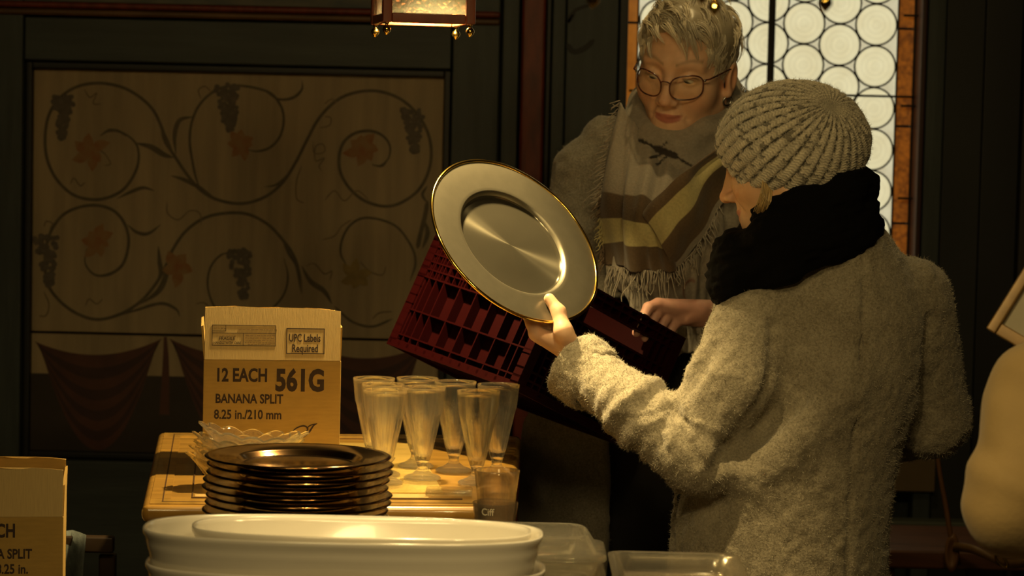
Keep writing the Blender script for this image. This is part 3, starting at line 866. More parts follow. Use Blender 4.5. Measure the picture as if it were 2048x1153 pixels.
# rows of tiny illegible print
rg = random.Random(5)
for (x0, x1, y) in ((473, 545, 661), (423, 444, 659), (440, 466, 674.5), (487, 540, 673), (486, 544, 678), (488, 542, 683), (486, 545, 687.5), (492, 538, 691)):
    x = x0
    while x < x1:
        wd = rg.uniform(2.5, 8)
        bar('printed_line', M_PRINT2, fl1, (bx(x + wd / 2) - bw_ / 2, -t1 / 2 - .0002, fz(y)), (wd * S1, .0004, 1.5 * S1), None, False)
        x += wd + 1.6
# banana-leaf mark: two outlined lobes
def mark(pts, w):
    q = spline(pts, 40)
    tt = np.gradient(q, axis=0); tt /= np.linalg.norm(tt, axis=1)[:, None] + 1e-9
    nn = np.stack([-tt[:, 1], tt[:, 0]], 1)
    V = []
    for i in range(40):
        for s in (-1, 1):
            x = q[i] + nn[i] * s * w * (.35 + .65 * math.sin(math.pi * i / 39)) * .5
            V.append((bx(x[0]) - bw_ / 2, -t1 / 2 - .0006, bz(x[1]) - (bh / 2 + t1 / 2)))
    return pymesh('printed_mark', V, [(2 * i, 2 * i + 1, 2 * i + 3, 2 * i + 2) for i in range(39)])
obj('printed_mark', mark([(578, 872), (590, 858), (606, 852), (615, 858), (606, 868), (590, 876)], 3.2), M_PRINT, fr1, Matrix(), False)
obj('printed_mark', mark([(580, 876), (598, 878), (616, 866), (626, 852), (634, 847)], 3.6), M_PRINT, fr1, Matrix(), False)
obj('printed_mark', mark([(612, 858), (620, 851), (634, 847)], 2.6), M_PRINT, fr1, Matrix(), False)

# second box, lower left, on a stool
S2 = 3.88 / F_PX
Z2 = P(60, 1262, 3.88).z
b2r = P(128, 1262, 3.88)
w2 = 295 * S2
b2_o = Vector((b2r.x - w2 - .006, 3.88, Z2))
def bx2(px): return w2 - (128 - px) * S2
def bz2(py): return (1262 - py) * S2
M_ = None
lines2 = [('f', '12 EACH', bx2(32) - 103 * S2 * 1.06, bz2(1077), 28 * S2, .034, .735),
          ('f', 'BANANA SPLIT', bx2(64) - 133 * S2 * 1.07, bz2(1121), 20 * S2, .03, .78), ('f', '210 mm/8.25 in.', bx2(75) - 151 * S2 * 1.06, bz2(1152), 20 * S2, .026, .80)]
_bw = bw_
box2, fr2, fl2, t2 = card_box('', b2_o, math.radians(9), w2, .23, (1262 - 1036) * S2, 99 * S2, lines2, tilt_front=-3)
tag(box2, 'unlit open cardboard box at the lower left edge of the picture', 'box', 'banana split cardboard boxes')
st = empty('stool', (b2_o.x + w2 / 2, 3.99, 0))
tag(st, 'dark wooden stool under the cardboard box at the left edge', 'stool')
box('seat', M_DARKW, st, (b2_o.x + w2 / 2, 3.99, Z2 - .0175), (.36, .33, .034), bevel=.006)
for sx in (-1, 1):
    for sy in (-1, 1):
        box('leg', M_DARKW, st, (b2_o.x + w2 / 2 + sx * .14, 3.99 + sy * .125, (Z2 - .035) / 2), (.035, .035, Z2 - .037), bevel=.004)
# grey-blue cloth hanging behind that box
M_CLOTH = mat('grey_blue_cloth', (.13, .15, .14), .9, var=.3, var_scale=60, bump=.2, bump_scale=200)
nV = []; nx_, nz_ = 14, 16
cl0 = P(122, 1072, 4.45)
for j in range(nz_ + 1):
    for i in range(nx_ + 1):
        u = i / nx_; v = j / nz_
        nV.append((cl0.x - .16 + .205 * u - .01 * v * u, 4.45 + .018 * math.sin(u * 17 + v * 1.5) + .02 * (1 - min(1, v * 6)), cl0.z - .42 * v + .004 * math.sin(u * 9)))
nF = [(j * (nx_ + 1) + i, j * (nx_ + 1) + i + 1, (j + 1) * (nx_ + 1) + i + 1, (j + 1) * (nx_ + 1) + i) for j in range(nz_) for i in range(nx_)]
co = obj('cloth', pymesh('cloth', nV, nF, True), M_CLOTH); co.modifiers.new('solid', 'SOLIDIFY').thickness = .004
tag(co, 'grey-blue cloth hanging over a chair back behind the unlit box', 'cloth')
ch = empty('chair', (cl0.x - .07, 4.6, 0)); tag(ch, 'dark wooden chair holding the grey-blue cloth', 'chair')
box('top_rail', M_DARKW, ch, (cl0.x - .06, 4.485, cl0.z - .02), (.30, .022, .03), bevel=.004)
for sx in (-1, 1):
    box('leg', M_DARKW, ch, (cl0.x - .06 + sx * .135, 4.51, (cl0.z - .04) / 2), (.03, .025, cl0.z - .042), bevel=.004)
    box('leg', M_DARKW, ch, (cl0.x - .06 + sx * .135, 4.86, .215), (.03, .03, .43), bevel=.004)
box('seat', M_DARKW, ch, (cl0.x - .06, 4.70, .445), (.31, .36, .025), bevel=.006)
# =================================================================== DESSERT GLASSES
M_GLASS = glass_mat('clear_glass', (.995, .99, .96), .55, haze=.014)
M_CRYSTAL = glass_mat('cut_crystal', (.99, .98, .93), .30, ior=1.5, haze=.02)
M_SMOKE = glass_mat('smoky_glass', (.95, .92, .86), .5, haze=.008)
M_PLASTIC = glass_mat('clear_plastic', (.98, .97, .93), .40, rough=.03, haze=.06)
def flute(a, i, n=10, amp=.03):
    return 1 - amp * abs(math.sin(n * a / 2)) ** 1.0
# local profile of one tall footed dessert glass, height .155, rim radius .036
gl_out = [(.0115, .030), (.0135, .036), (.0165, .046), (.0205, .064), (.0245, .082), (.0280, .099), (.0300, .109), (.0318, .114), (.0335, .128), (.0352, .145), (.0360, .1545)]
gl_in = [(.0350, .1545), (.0338, .145), (.0321, .128), (.0303, .113), (.0272, .098), (.0230, .081), (.0187, .064), (.0145, .047), (.0100, .040), (.0, .038)]
gob = empty('dessert_glass', (0, 0, 0))
nfl = 7
def fm(a, i): return flute(a, i, 11, .085) if i <= 5 else (flute(a, i, 11, .03) if i == 6 else 1.0)
bm_ = lathe('bowl', gl_out + gl_in, 110, fm)
obj('bowl', bm_, M_GLASS, gob, keep=False)
ft = lathe('foot', [(0, .0310), (.0112, .0300), (.0092, .0240), (.0085, .0190), (.0105, .0140), (.0180, .0085), (.0270, .0055), (.0310, .0030), (.0312, .0008), (.030, .0), (0, .0)], 48)
obj('foot', ft, glass_mat('brightened_glass_foot', (.995, .99, .96), .35, haze=.05), gob, keep=False)  # extra haze paints in the bright light caught by the foot
GS = [  # foot centre x px, rim-top y px (front), rim width px, label
    (748, 757, 81, 'tall footed dessert glass farthest left, behind the paired rims'),
    (767, 769, 86, 'tall dessert glass just behind the front-left glass, its rim showing above'),
    (771, 781, 88, 'front-left tall dessert glass half hidden by the brown plate stack'),
    (848, 775, 85, 'front middle tall dessert glass with brightly lit foot'),
    (835, 757, 82, 'tall dessert glass behind the front middle one'),
    (911, 764, 82, 'tall dessert glass in the back row whose rim the red crate hides'),
    (957, 783, 86, 'front-right tall dessert glass beside the small tumblers'),
    (997, 770, 81, 'tall dessert glass farthest right, next to the grey coat')]
GH = .155
for i, (gx, ry, rw, lab) in enumerate(GS):
    g_ = gob if i == 0 else copy_tree(gob)
    g_.location = onz(gx, ry, TZ + GH) * 1.0
    p = onz(gx, ry, TZ + GH)
    g_.location = (p.x, p.y, TZ + .0012)
    g_.rotation_euler.z = i * 1.1
    tag(g_, lab, 'glass', 'tall dessert glasses on the inlaid table')

# cut-crystal banana-split dishes: scalloped oval boats
def boat_mesh(L=.088, Wd=.05, H=.040, n=144, seed=0):
    prof = [(.30, 0, 0), (.50, .0, 0), (.56, .006, .2), (.66, .020, .5), (.80, .036, .8), (.93, .048, 1), (1.0, .0545, 1.0), (.955, .0550, 1.0), (.89, .047, .9), (.76, .036, .7), (.62, .022, .4), (.50, .010, .1), (.30, .008, 0)]
    V = []; 
    for j in range(n):
        a = 2 * math.pi * j / n
        ca, sa = math.cos(a), math.sin(a)
        for (r, z, s) in prof:
            lob = 1 + .09 * s * (abs(math.sin(7 * a)) - .5)
            zz = z * (H / .055) + s * s * (.007 * (abs(math.sin(7 * a)) - .4) + .010 * ca * ca)
            V.append((r * L * lob * ca, r * Wd * lob * sa, zz))
    m_ = len(prof); Fc = []
    for j in range(n):
        j2 = (j + 1) % n
        for i in range(m_ - 1): Fc.append((j * m_ + i, j2 * m_ + i, j2 * m_ + i + 1, j * m_ + i + 1))
    Fc.append(tuple(j * m_ for j in range(n))[::-1]); Fc.append(tuple(j * m_ + m_ - 1 for j in range(n)))
    return pymesh('crystal_dish', V, Fc, True)
bmesh_boat = boat_mesh(); bmesh_boat.materials.append(M_CRYSTAL)
bc = P(493, 900, 3.99)
spots = [(-.012, 0, 0, .12, .0), (-.008, .003, .0105, .32, .02), (.002, -.002, .021, .05, -.02), (-.003, .002, .0315, .25, .03), (.004, 0, .042, .10, .085)]
blabs = ['bottom cut-crystal boat dish of the stack, its tip left of the brown plates', 'second cut-crystal boat dish from the bottom of the stack', 'middle cut-crystal boat dish of the stack in front of the lit box',
         'cut-crystal boat dish directly under the topmost one', 'topmost cut-crystal boat dish, tilted, in front of the lit box']
for i, (dx, dy, dz, a, tl) in enumerate(spots):
    M_ = Matrix.Translation((bc.x + dx, 4.02 + dy, TZ + .002 + dz)) @ Matrix.Rotation(a, 4, 'Z') @ Matrix.Rotation(tl, 4, 'Y')
    tag(obj('crystal_dish', bmesh_boat, None, None, M_), blabs[i], 'dish', 'cut-crystal dishes stacked before the box')
bd = onz(782, 962, TZ)
M_ = Matrix.Translation((bd.x - .052, bd.y - .05, TZ + .0018)) @ Matrix.Rotation(.9, 4, 'Z') @ Matrix.Diagonal((.8, .95, .8, 1))
tag(obj('crystal_dish', bmesh_boat, None, None, M_), 'single cut-crystal dish right of the brown plates, below the dessert glasses', 'dish', 'cut-crystal dishes beside the plates')
# clear slab added for the bright reflection between the glasses and the table edge
sl_c = onz(898, 990, TZ)
tag(box('reflection_slab', M_GLASS, None, (sl_c.x, sl_c.y, TZ + .0052), (.075, .06, .008), bevel=.003), 'clear glass slab added for a bright reflection near the front edge of the inlaid table', 'slab')

# =================================================================== STACK OF BROWN CHARGER PLATES
M_BRONZE = mat('dark_bronze_lacquer', (.24, .135, .05), .13, metallic=1.0, var=.3, var_scale=12)
PR = .1375
pl_prof = [(0, .0), (.080, .0), (.084, .0008), (.0885, .0065), (.096, .0088), (.128, .0108), (.1345, .0120), (.1375, .0104), (.1366, .0090), (.1335, .0095), (.100, .0068), (.0925, .0038), (.087, -.0022), (.083, -.0028), (0, -.0028)]
me_pl = lathe('charger_plate', pl_prof, 96); me_pl.materials.append(M_BRONZE)
pc = P(597, 911, 3.66)
z_top = pc.z - .0115
npl = 22; step = (z_top - NZ - .0032) / (npl - 1)
ORD = ['first', 'second', 'third', 'fourth', 'fifth', 'sixth', 'seventh', 'eighth', 'ninth', 'tenth', 'eleventh', 'twelfth', 'thirteenth', 'fourteenth', 'fifteenth', 'sixteenth', 'seventeenth', 'eighteenth', 'nineteenth', 'twentieth', 'twenty-first', 'twenty-second']
rg = random.Random(11)
for i in range(npl):
    z = NZ + .0032 + i * step
    grp = 0.004 * math.sin(i * 1.7) if i < npl - 1 else 0
    tl = rg.uniform(-.0035, .0035)
    M_ = Matrix.Translation((pc.x + grp + rg.uniform(-.002, .002), 3.66 + rg.uniform(-.002, .002), z)) @ Matrix.Rotation(tl, 4, 'Y') @ Matrix.Rotation(rg.uniform(0, 6), 4, 'Z')
    o = obj('charger_plate', me_pl, None, None, M_)
    if i == npl - 1: tag(o, 'dark bronze charger plate on top of the stack', 'plate', 'bronze charger plates in the stack')
    elif i == 0: tag(o, 'dark bronze charger plate at the very bottom of the stack', 'plate', 'bronze charger plates in the stack')
    else: tag(o, ORD[npl - 1 - i] + ' dark bronze charger plate counted down from the top of the stack', 'plate', 'bronze charger plates in the stack')

# =================================================================== WHITE OVAL DISHES
M_CERAMIC = mat('white_ceramic', (.80, .755, .655), .16, coat=.3, spec=.6)
def oval_dish(name, a, b, H, straight=.0, rim=.008, n=96, floor_k=.80, wall=.006):
    prof = [(0, .004), (floor_k - .10, .004), (floor_k - .03, .006), (floor_k + .02, .016), (floor_k + .07, H * .45), (floor_k + .125, H * .86), (.965, H * .985), (1.0, H), (1.004, H - .003), (1.0, H - .007),
            (.965, H - .012), (.955, H - .020), (.94, H * .55), (.925, H * .5), (.90, H * .22), (floor_k + .02, .002), (floor_k - .04, 0), (0, 0)]
    V = []; m_ = len(prof); Fc = []
    for j in range(n):
        t = 2 * math.pi * j / n
        ex = 2.0 / 2.7
        c, s = math.cos(t), math.sin(t)
        x = math.copysign(abs(c) ** ex, c) * a; y = math.copysign(abs(s) ** ex, s) * b
        L_ = math.hypot(x, y)
        for (r, z) in prof:
            inset = (1 - r) * a * .55          # keep the wall of one thickness all round
            k = max(0.0, 1 - (1 - r)) if r < floor_k - .05 else max(.0, (L_ - inset * (b / a) ** .35 * 1.0) / L_)
            V.append((x * k, y * k, z))
    for j in range(n):
        j2 = (j + 1) % n
        for i in range(m_ - 1): Fc.append((j * m_ + i, j2 * m_ + i, j2 * m_ + i + 1, j * m_ + i + 1))
    me = pymesh(name, V, Fc, True)
    bm = bmesh.new(); bm.from_mesh(me); bmesh.ops.remove_doubles(bm, verts=bm.verts, dist=1e-5); bmesh.ops.recalc_face_normals(bm, faces=bm.faces); bm.to_mesh(me); bm.free(); shade(me)
    me.materials.append(M_CERAMIC)
    return me
DY = 3.30
dl = P(289, 1056, DY); dr = P(1086, 1060, DY)
dcx = (dl.x + dr.x) / 2; da = (dr.x - dl.x) / 2; dzr = (dl.z + dr.z) / 2
dish_me = oval_dish('oval_dish', da, .112, .062)
dstep = .046
k = 0; z = dzr - .062
labs = ['large white ceramic oval dish, upper of the stacked pair in the foreground', 'white ceramic oval dish directly under the upper one in the foreground', 'lowest white ceramic oval dish of the foreground stack, below the frame']
zs_d = []
while z > NZ + .002 and k < 3:
    zs_d.append(z); z -= dstep; k += 1
bottom_gap = zs_d[-1] - NZ
for k, z in enumerate(zs_d):
    M_ = Matrix.Translation((dcx + (.004 if k else 0), DY, z)) @ Matrix.Rotation(.0, 4, 'Z')
    tag(obj('oval_dish', dish_me, None, None, M_), labs[min(k, 2)], 'dish', 'white oval dishes')
print('dish z', zs_d, 'gap', bottom_gap)
# narrower dish nested inside the upper one
il = P(392, 1036, DY + .045); ir = P(1062, 1044, DY + .045)
ia = (ir.x - il.x) / 2
nest = oval_dish('nested_dish', ia, .085, .048)
tag(obj('nested_dish', nest, None, None, Matrix.Translation(((il.x + ir.x) / 2, DY + .012, zs_d[0] + .0145))), 'narrower white ceramic dish nested inside the upper oval dish', 'dish', 'white oval dishes')
if bottom_gap > .01:
    tag(box('wooden_board', M_DARKW, None, (dcx, DY, NZ + bottom_gap / 2), (.5, .2, bottom_gap - .001), bevel=.004), 'dark wooden board under the white oval dishes', 'board')

# =================================================================== NESTED SMOKY TUMBLERS
tum = [(0, .0), (.0245, .0), (.0258, .004), (.0300, .060), (.0345, .095), (.0338, .0956), (.0325, .094), (.0285, .060), (.0243, .010), (0, .008)]
me_t = lathe('tumbler', tum, 48); me_t.materials.append(M_SMOKE)
tc = P(994, 941, 3.72)
zt = [tc.z - .095, tc.z - .095 - .049, tc.z - .095 - .098]
tl_ = ['top smoky glass tumbler of the nested stack right of the dessert glasses', 'smoky glass tumbler with white lettering nested below the top one', 'lowest smoky glass tumbler of the nested stack, hidden behind the white dish']
for i, z in enumerate(zt):
    r_ = tag(empty('tumbler', (tc.x + (-.0015 if i else 0), 3.72, max(z, NZ + .001))), tl_[i], 'glass', 'nested smoky tumblers')
    obj('glass_wall', me_t, None, r_, Matrix(), False)
    if i == 1:
        # pale lettering printed round the rim
        me = text_mesh('Ciff', .0110, .01, .9)
        for v in me.vertices:
            ang = -math.pi / 2 + (v.co.x - .021) / .0335
            rr = .0334 + .0004 + (v.co.y) * .10 + v.co.z
            v.co = (rr * math.cos(ang), rr * math.sin(ang), .080 + v.co.y)
        obj('printed_text', me, mat('tumbler_print_white', (.6, .55, .42), .5), r_, Matrix(), False)
zz = max(zt[2], NZ + .001)

# =================================================================== CLEAR PLASTIC CONTAINERS, RIGHT FOREGROUND
def rr_loop(a, b, r, n=8):
    pts = []
    for (sx, sy, a0) in ((1, 1, 0), (-1, 1, 90), (-1, -1, 180), (1, -1, 270)):
        for k_ in range(n + 1):
            t = math.radians(a0 + 90 * k_ / n); pts.append((sx * (a - r) + r * math.cos(t), sy * (b - r) + r * math.sin(t)))
    return pts
def shell(name, levels, m):
    """levels: (half x, half y, corner r, z) from outer bottom up over the rim and down inside"""
    V = []; Fc = []; n = None
    for (a, b, r, z) in levels:
        lp = rr_loop(a, b, min(r, a * .99, b * .99)); n = len(lp); V += [(x, y, z) for x, y in lp]
    for l in range(len(levels) - 1):
        for i in range(n): Fc.append((l * n + i, l * n + (i + 1) % n, (l + 1) * n + (i + 1) % n, (l + 1) * n + i))
    Fc.append(tuple(range(n))[::-1]); Fc.append(tuple((len(levels) - 1) * n + i for i in range(n)))
    me = pymesh(name, V, Fc, True); me.materials.append(m)
    return me
cont = shell('plastic_container', [(.095, .068, .03, 0), (.098, .071, .03, .004), (.108, .080, .034, .034), (.116, .088, .036, .036), (.118, .090, .036, .039), (.114, .086, .036, .041), (.106, .078, .034, .0385), (.0955, .0685, .03, .006), (.092, .065, .03, .003)], M_PLASTIC)
lid = shell('lid', [(.117, .089, .036, 0), (.117, .089, .036, .003), (.104, .078, .034, .006), (.092, .066, .032, .026), (.088, .062, .03, .029), (.086, .060, .03, .0265), (.090, .064, .032, .023), (.102, .076, .034, .004), (.113, .085, .036, .001)], M_PLASTIC)
cc = P(1046, 1095, 3.54)
zc = P(1098, 1058, 3.54).z - .071
cl = ['uppermost clear plastic food container with raised lid behind the white dishes', 'second clear plastic food container, under the lidded one', 'third clear plastic food container down the stack', 'bottom clear plastic food container of the stack, below the frame']
i = 0
while zc > NZ + .002 and i < 4:
    r_ = tag(empty('plastic_container', (cc.x, 3.535, zc)), cl[i], 'container', 'stacked clear plastic containers')
    obj('tub', cont, None, r_, Matrix(), False)
    if i == 0: obj('lid', lid, None, r_, Matrix.Translation((0, 0, .0415)), False)
    i += 1; last_zc = zc; zc -= .027
if last_zc - NZ > .004:
    tag(box('wooden_block', M_DARKW, None, (cc.x, 3.535, NZ + (last_zc - NZ) / 2), (.16, .11, last_zc - NZ - .001), bevel=.003), 'dark wooden block under the clear containers', 'block')
tray = shell('tray', [(.072, .12, .02, 0), (.074, .122, .02, .003), (.084, .132, .024, .024), (.094, .142, .026, .025), (.094, .142, .026, .028), (.082, .130, .024, .0275), (.072, .120, .02, .006), (.070, .118, .02, .003)], glass_mat('frosted_plastic', (.86, .82, .72), .55, rough=.2, haze=.06))
tr = P(1215, 1097, 3.60)
tzz = tr.z - .028
o_ = tag(obj('plastic_tray', tray, None, None, Matrix.Translation((cc.x + .118 + .098, 3.44, tzz))), 'flat frosted plastic tray at the right, under the clear containers', 'tray')
# =================================================================== HANGING LANTERNS
M_MAHOG = mat('mahogany', (.23, .055, .02), .35, var=.35, var_scale=20, stretch=(1, 1, .3), coat=.3)
M_BRASS = mat('polished_brass', (.85, .58, .15), .16, metallic=1.0)
def pane_mat(name):
    m, nt, b = new_mat(name); N = nt.nodes; L = nt.links
    tl = N.new('ShaderNodeBsdfTranslucent'); tl.inputs[0].default_value = (.80, .86, .76, 1)
    gl = N.new('ShaderNodeBsdfGlass'); gl.inputs['Roughness'].default_value = .12; gl.inputs['Color'].default_value = (.9, .95, .88, 1)
    mx = N.new('ShaderNodeMixShader'); mx.inputs[0].default_value = .70
    L.new(tl.outputs[0], mx.inputs[1]); L.new(gl.outputs[0], mx.inputs[2]); L.new(mx.outputs[0], N['Material Output'].inputs['Surface'])
    tc = N.new('ShaderNodeTexCoord'); vz = N.new('ShaderNodeTexVoronoi'); vz.inputs['Scale'].default_value = 130
    L.new(tc.outputs['Object'], vz.inputs['Vector'])
    bp = N.new('ShaderNodeBump'); bp.inputs['Strength'].default_value = .9; bp.inputs['Distance'].default_value = .004
    L.new(vz.outputs['Distance'], bp.inputs['Height']); L.new(bp.outputs[0], gl.inputs['Normal']); L.new(bp.outputs[0], tl.inputs['Normal'])
    return m
M_PANE = pane_mat('rippled_lantern_glass')
M_BEVEL = glass_mat('bevelled_lantern_glass', (.95, .97, .93), .3, rough=.15)
M_BULB = emit_mat('lamp_bulb', (1, .95, .82), 5)
M_CHAIN = mat('dark_brass_chain', (.35, .24, .08), .35, metallic=1)
def lantern(loc, yaw, s, label):
    """loc = bottom centre of the frame, s = width of a side"""
    root = empty('hanging_lantern', loc, Matrix.Rotation(yaw, 3, 'Z')); tag(root, label, 'lantern', 'hanging wooden lanterns')
    H = s * 1.7; pw = s * .1; h2 = s / 2 - pw / 2
    kw = dict(keep=False)
    for sx in (-1, 1):
        for sy in (-1, 1):
            box('post', M_MAHOG, root, (sx * h2, sy * h2, H / 2), (pw, pw, H), bevel=.002, **kw)
            prof = [(0, -.021), (.002, -.0205), (.0032, -.0185), (.0064, -.0150), (.0074, -.0115), (.0060, -.0075), (.0030, -.0050), (.0026, -.0035), (.0042, -.0015), (.0042, -.0002), (0, -.0002)]
            obj('ball_finial', lathe('ball_finial', prof, 20), M_BRASS, root, Matrix.Translation((sx * h2, sy * h2, 0)), False)
    for z in (pw * .5, H - pw * .5):
        for sx in (-1, 1):
            box('rail', M_MAHOG, root, (sx * h2, 0, z), (pw * .8, s - 2 * pw - .001, pw), bevel=.002, **kw)
            box('rail', M_MAHOG, root, (0, sx * h2, z), (s - 2 * pw - .001, pw * .8, pw), bevel=.002, **kw)
    gw = s - 2 * pw - .002; gh = H - 2 * pw - .002
    for a in range(4):
        R = Matrix.Rotation(a * math.pi / 2, 3, 'Z')
        pn = box('pane', M_PANE, root, R @ Vector((0, -h2, H / 2)), (gw, .003, gh), R, bevel=0, **kw)
        for sx in (-1, 1):
            box('bevel_strip', M_BEVEL, pn, (sx * (gw / 2 - gw * .075), -.0032, 0), (gw * .15, .003, gh), None, bevel=.001, keep=False)
    # pyramid roof, top knob, hook and chain
    rf = pymesh('roof', [(-s * .6, -s * .6, H), (s * .6, -s * .6, H), (s * .6, s * .6, H), (-s * .6, s * .6, H),
                         (-s * .6, -s * .6, H + .008), (s * .6, -s * .6, H + .008), (s * .6, s * .6, H + .008), (-s * .6, s * .6, H + .008),
                         (-s * .18, -s * .18, H + s * .4), (s * .18, -s * .18, H + s * .4), (s * .18, s * .18, H + s * .4), (-s * .18, s * .18, H + s * .4)],
                [(3, 2, 1, 0), (0, 1, 5, 4), (1, 2, 6, 5), (2, 3, 7, 6), (3, 0, 4, 7), (4, 5, 9, 8), (5, 6, 10, 9), (6, 7, 11, 10), (7, 4, 8, 11), (8, 9, 10, 11)])
    obj('roof', rf, M_MAHOG, root, Matrix(), False)
    zt_ = H + s * .4
    ztop = 2.8 - loc[2]
    nl = max(3, int((ztop - zt_) / .03)); lk = (ztop - zt_) / nl
    for k_ in range(nl):
        c = zt_ + (k_ + .5) * lk
        ring = [(.007 * math.cos(t), 0, c + lk * .62 * math.sin(t)) if k_ % 2 == 0 else (0, .007 * math.cos(t), c + lk * .62 * math.sin(t)) for t in np.linspace(0, 2 * np.pi, 14, endpoint=False)]
        tube('chain_link', M_CHAIN, root, ring, .0018, 5, True, False)
    # candle-shaped bulb on a holder
    obj('bulb', lathe('bulb', [(0, .10), (.006, .094), (.012, .080), (.015, .066), (.013, .050), (.008, .042), (0, .042)], 20), M_BULB, root, Matrix.Translation((0, 0, H * .35)), False)
    obj('bulb_holder', lathe('bulb_holder', [(0, .041), (.009, .041), (.009, .012), (.02, .008), (.02, .004), (0, .004)], 20), M_BRASS, root, Matrix.Translation((0, 0, H * .35)), False)
    box('bulb_arm', M_BRASS, root, (0, 0, H * .35), (s - pw * 1.9, .008, .006), bevel=.001, **kw)
    return root
s1 = 184 * LANTERN_1.y / F_PX / math.cos(math.radians(11)) * .98
lantern(LANTERN_1, math.radians(11), s1, 'mahogany lantern with rippled glass and brass balls above the far table')
lantern(LANTERN_2, math.radians(37.5), .19, 'nearer mahogany lantern of which only the brass balls show at the top edge')

# =================================================================== RED BOTTLE CRATE
M_CRATE = mat('dark_red_plastic', (.0145, .0004, .0006), .45, spec=.16, var=.15, var_scale=10)
CV = P(1034, 768, 4.30)
def ortho(a, b, c):
    a = a.normalized(); b = (b - a * b.dot(a)).normalized(); n = a.cross(b)
    if n.dot(c) < 0: n = -n
    return a, b, n
va = camvec(-.235, .074, -.2816); vb = camvec(.222, -.122, -.2173); vc = camvec(.083, .187, -.0202)
ea, eb, ec = ortho(va, vb, vc)
LA, LB, LC = .374, .334, .215
CR = Matrix((ea, eb, ec)).transposed()          # columns = crate axes
if CR.determinant() < 0: print('crate frame left-handed')
crate = empty('bottle_crate', CV, None)
tag(crate, 'dark red plastic bottle crate held tilted behind the shiny plate', 'crate')
def CP(u, v, w): return CV + ea * u + eb * v + ec * w
def cbox(name, parent, u0, u1, v0, v1, w0, w1):
    # CR may be left handed: the cube is symmetric, so flip one column
    Rm = Matrix((ea, eb, ec)).transposed()
    if Rm.determinant() < 0: Rm = Matrix((ea, -eb, ec)).transposed()
    return bar(name, M_CRATE, parent, CP((u0 + u1) / 2, (v0 + v1) / 2, (w0 + w1) / 2), (abs(u1 - u0), abs(v1 - v0), abs(w1 - w0)), Rm)
wt = .003; rbh = .021      # wall thickness, rib height
def crate_wall(face):
    """face 'a0' : plane v=0 seen from the left; 'b0': plane u=0 seen from the right; 'a1','b1' the far ones"""
    far = face[1] == '1'; along_a = face[0] == 'a'
    Ln = LA if along_a else LB
    def put(name, parent, s0, s1, w0, w1, d0, d1):
        """s along the wall, w up, d depth from the outer face inwards"""
        if along_a:
            v0, v1 = (LB - d1, LB - d0) if far else (d0, d1)
            return cbox(name, parent, s0, s1, v0, v1, w0, w1)
        u0, u1 = (LA - d1, LA - d0) if far else (d0, d1)
        return cbox(name, parent, u0, u1, s0, s1, w0, w1)
    # board with a hand slot in the b walls
    if along_a:
        wall = put('side_wall', crate, .004, Ln - .004, .006, LC - .004, rbh, rbh + wt)
        ribs_w = [0, .012, .062, .128, .143, .158, .173, .188, .203, LC - .004]
        for w in ribs_w: put('rib', wall, 0, Ln, w, w + .0030, 0, rbh)
        s = 0; ss = [0, .018, .036, .056, .100, .148, .196, .244, .292, .316, .336, .354, Ln - .0042]
        for s in ss: put('rib', wall, s, s + .0028, 0, LC, .0004, rbh)
        k_ = 0
        s = .004
        while s < Ln - .02:
            put('rib', wall, s, s + .0024, .128, LC, .0008, rbh); s += .0178
    else:
        s0, s1, w0, w1 = .085, .262, .150, .184       # slot
        wall = put('side_wall', crate, .004, Ln - .004, .006, w0, rbh, rbh + wt)
        put('wall_strip', wall, .004, Ln - .004, w1, LC - .004, rbh, rbh + wt)
        put('wall_strip', wall, .004, s0, w0, w1, rbh, rbh + wt)
        put('wall_strip', wall, s1, Ln - .004, w0, w1, rbh, rbh + wt)
        put('field', wall, .072, Ln - .072, .033, w0 - .021, .003, .006)
        for w in (0, .012, .028): put('rib', wall, 0, Ln, w, w + .004, 0, rbh)
        for w in (LC - .004, LC - .016, w1 + .0005, w0 - .0042, w0 - .020): put('rib', wall, 0, Ln, w, w + .004, 0, rbh)
        for s in (0, .016, .034, .052, .068): 
            put('rib', wall, s, s + .004, 0, LC, .0004, rbh); put('rib', wall, Ln - s - .004, Ln - s, 0, LC, .0004, rbh)
        for s in (s0 - .0042, s1 + .0002): put('rib', wall, s, s + .004, w0, w1, .0004, rbh)
        s = .085
        while s < Ln - .08:
            put('rib', wall, s, s + .003, w0 - .020, w0, .0008, rbh); put('rib', wall, s, s + .003, w1, LC, .0008, rbh); s += .024
        for w in (.045, .063, .081, .099, .117):
            put('rib', wall, .034, .068, w, w + .003, .0008, rbh); put('rib', wall, Ln - .068, Ln - .034, w, w + .003, .0008, rbh)
            put('rib', wall, 0, .016, w + .009, w + .012, .0008, rbh); put('rib', wall, Ln - .016, Ln, w + .009, w + .012, .0008, rbh)
    return wall
for f_ in ('a0', 'b0', 'a1', 'b1'): crate_wall(f_)
# bottom: slats in two directions
for k_ in range(15):
    u = .004 + k_ * (LA - .014) / 14; cbox('bottom_slat', crate, u, u + .006, .0, LB, -.007, .0)
for k_ in range(13):
    v = .004 + k_ * (LB - .014) / 12; cbox('bottom_slat', crate, .0, LA, v, v + .006, -.0045, .0015)
cbox('base_rim', crate, 0, LA, 0, .008, -.012, 0); cbox('base_rim', crate, 0, LA, LB - .008, LB, -.012, 0)
cbox('base_rim', crate, 0, .008, .008, LB - .008, -.012, 0); cbox('base_rim', crate, LA - .008, LA, .008, LB - .008, -.012, 0)
# bottle dividers inside
for k_ in (1, 2, 3):
    cbox('divider', crate, LA * k_ / 4, LA * k_ / 4 + .002, rbh + wt + .001, LB - rbh - wt - .001, .0015, .13)
for k_ in (1, 2):
    cbox('divider', crate, rbh + wt, LA - rbh - wt, LB * k_ / 3, LB * k_ / 3 + .002, .0015, .13)

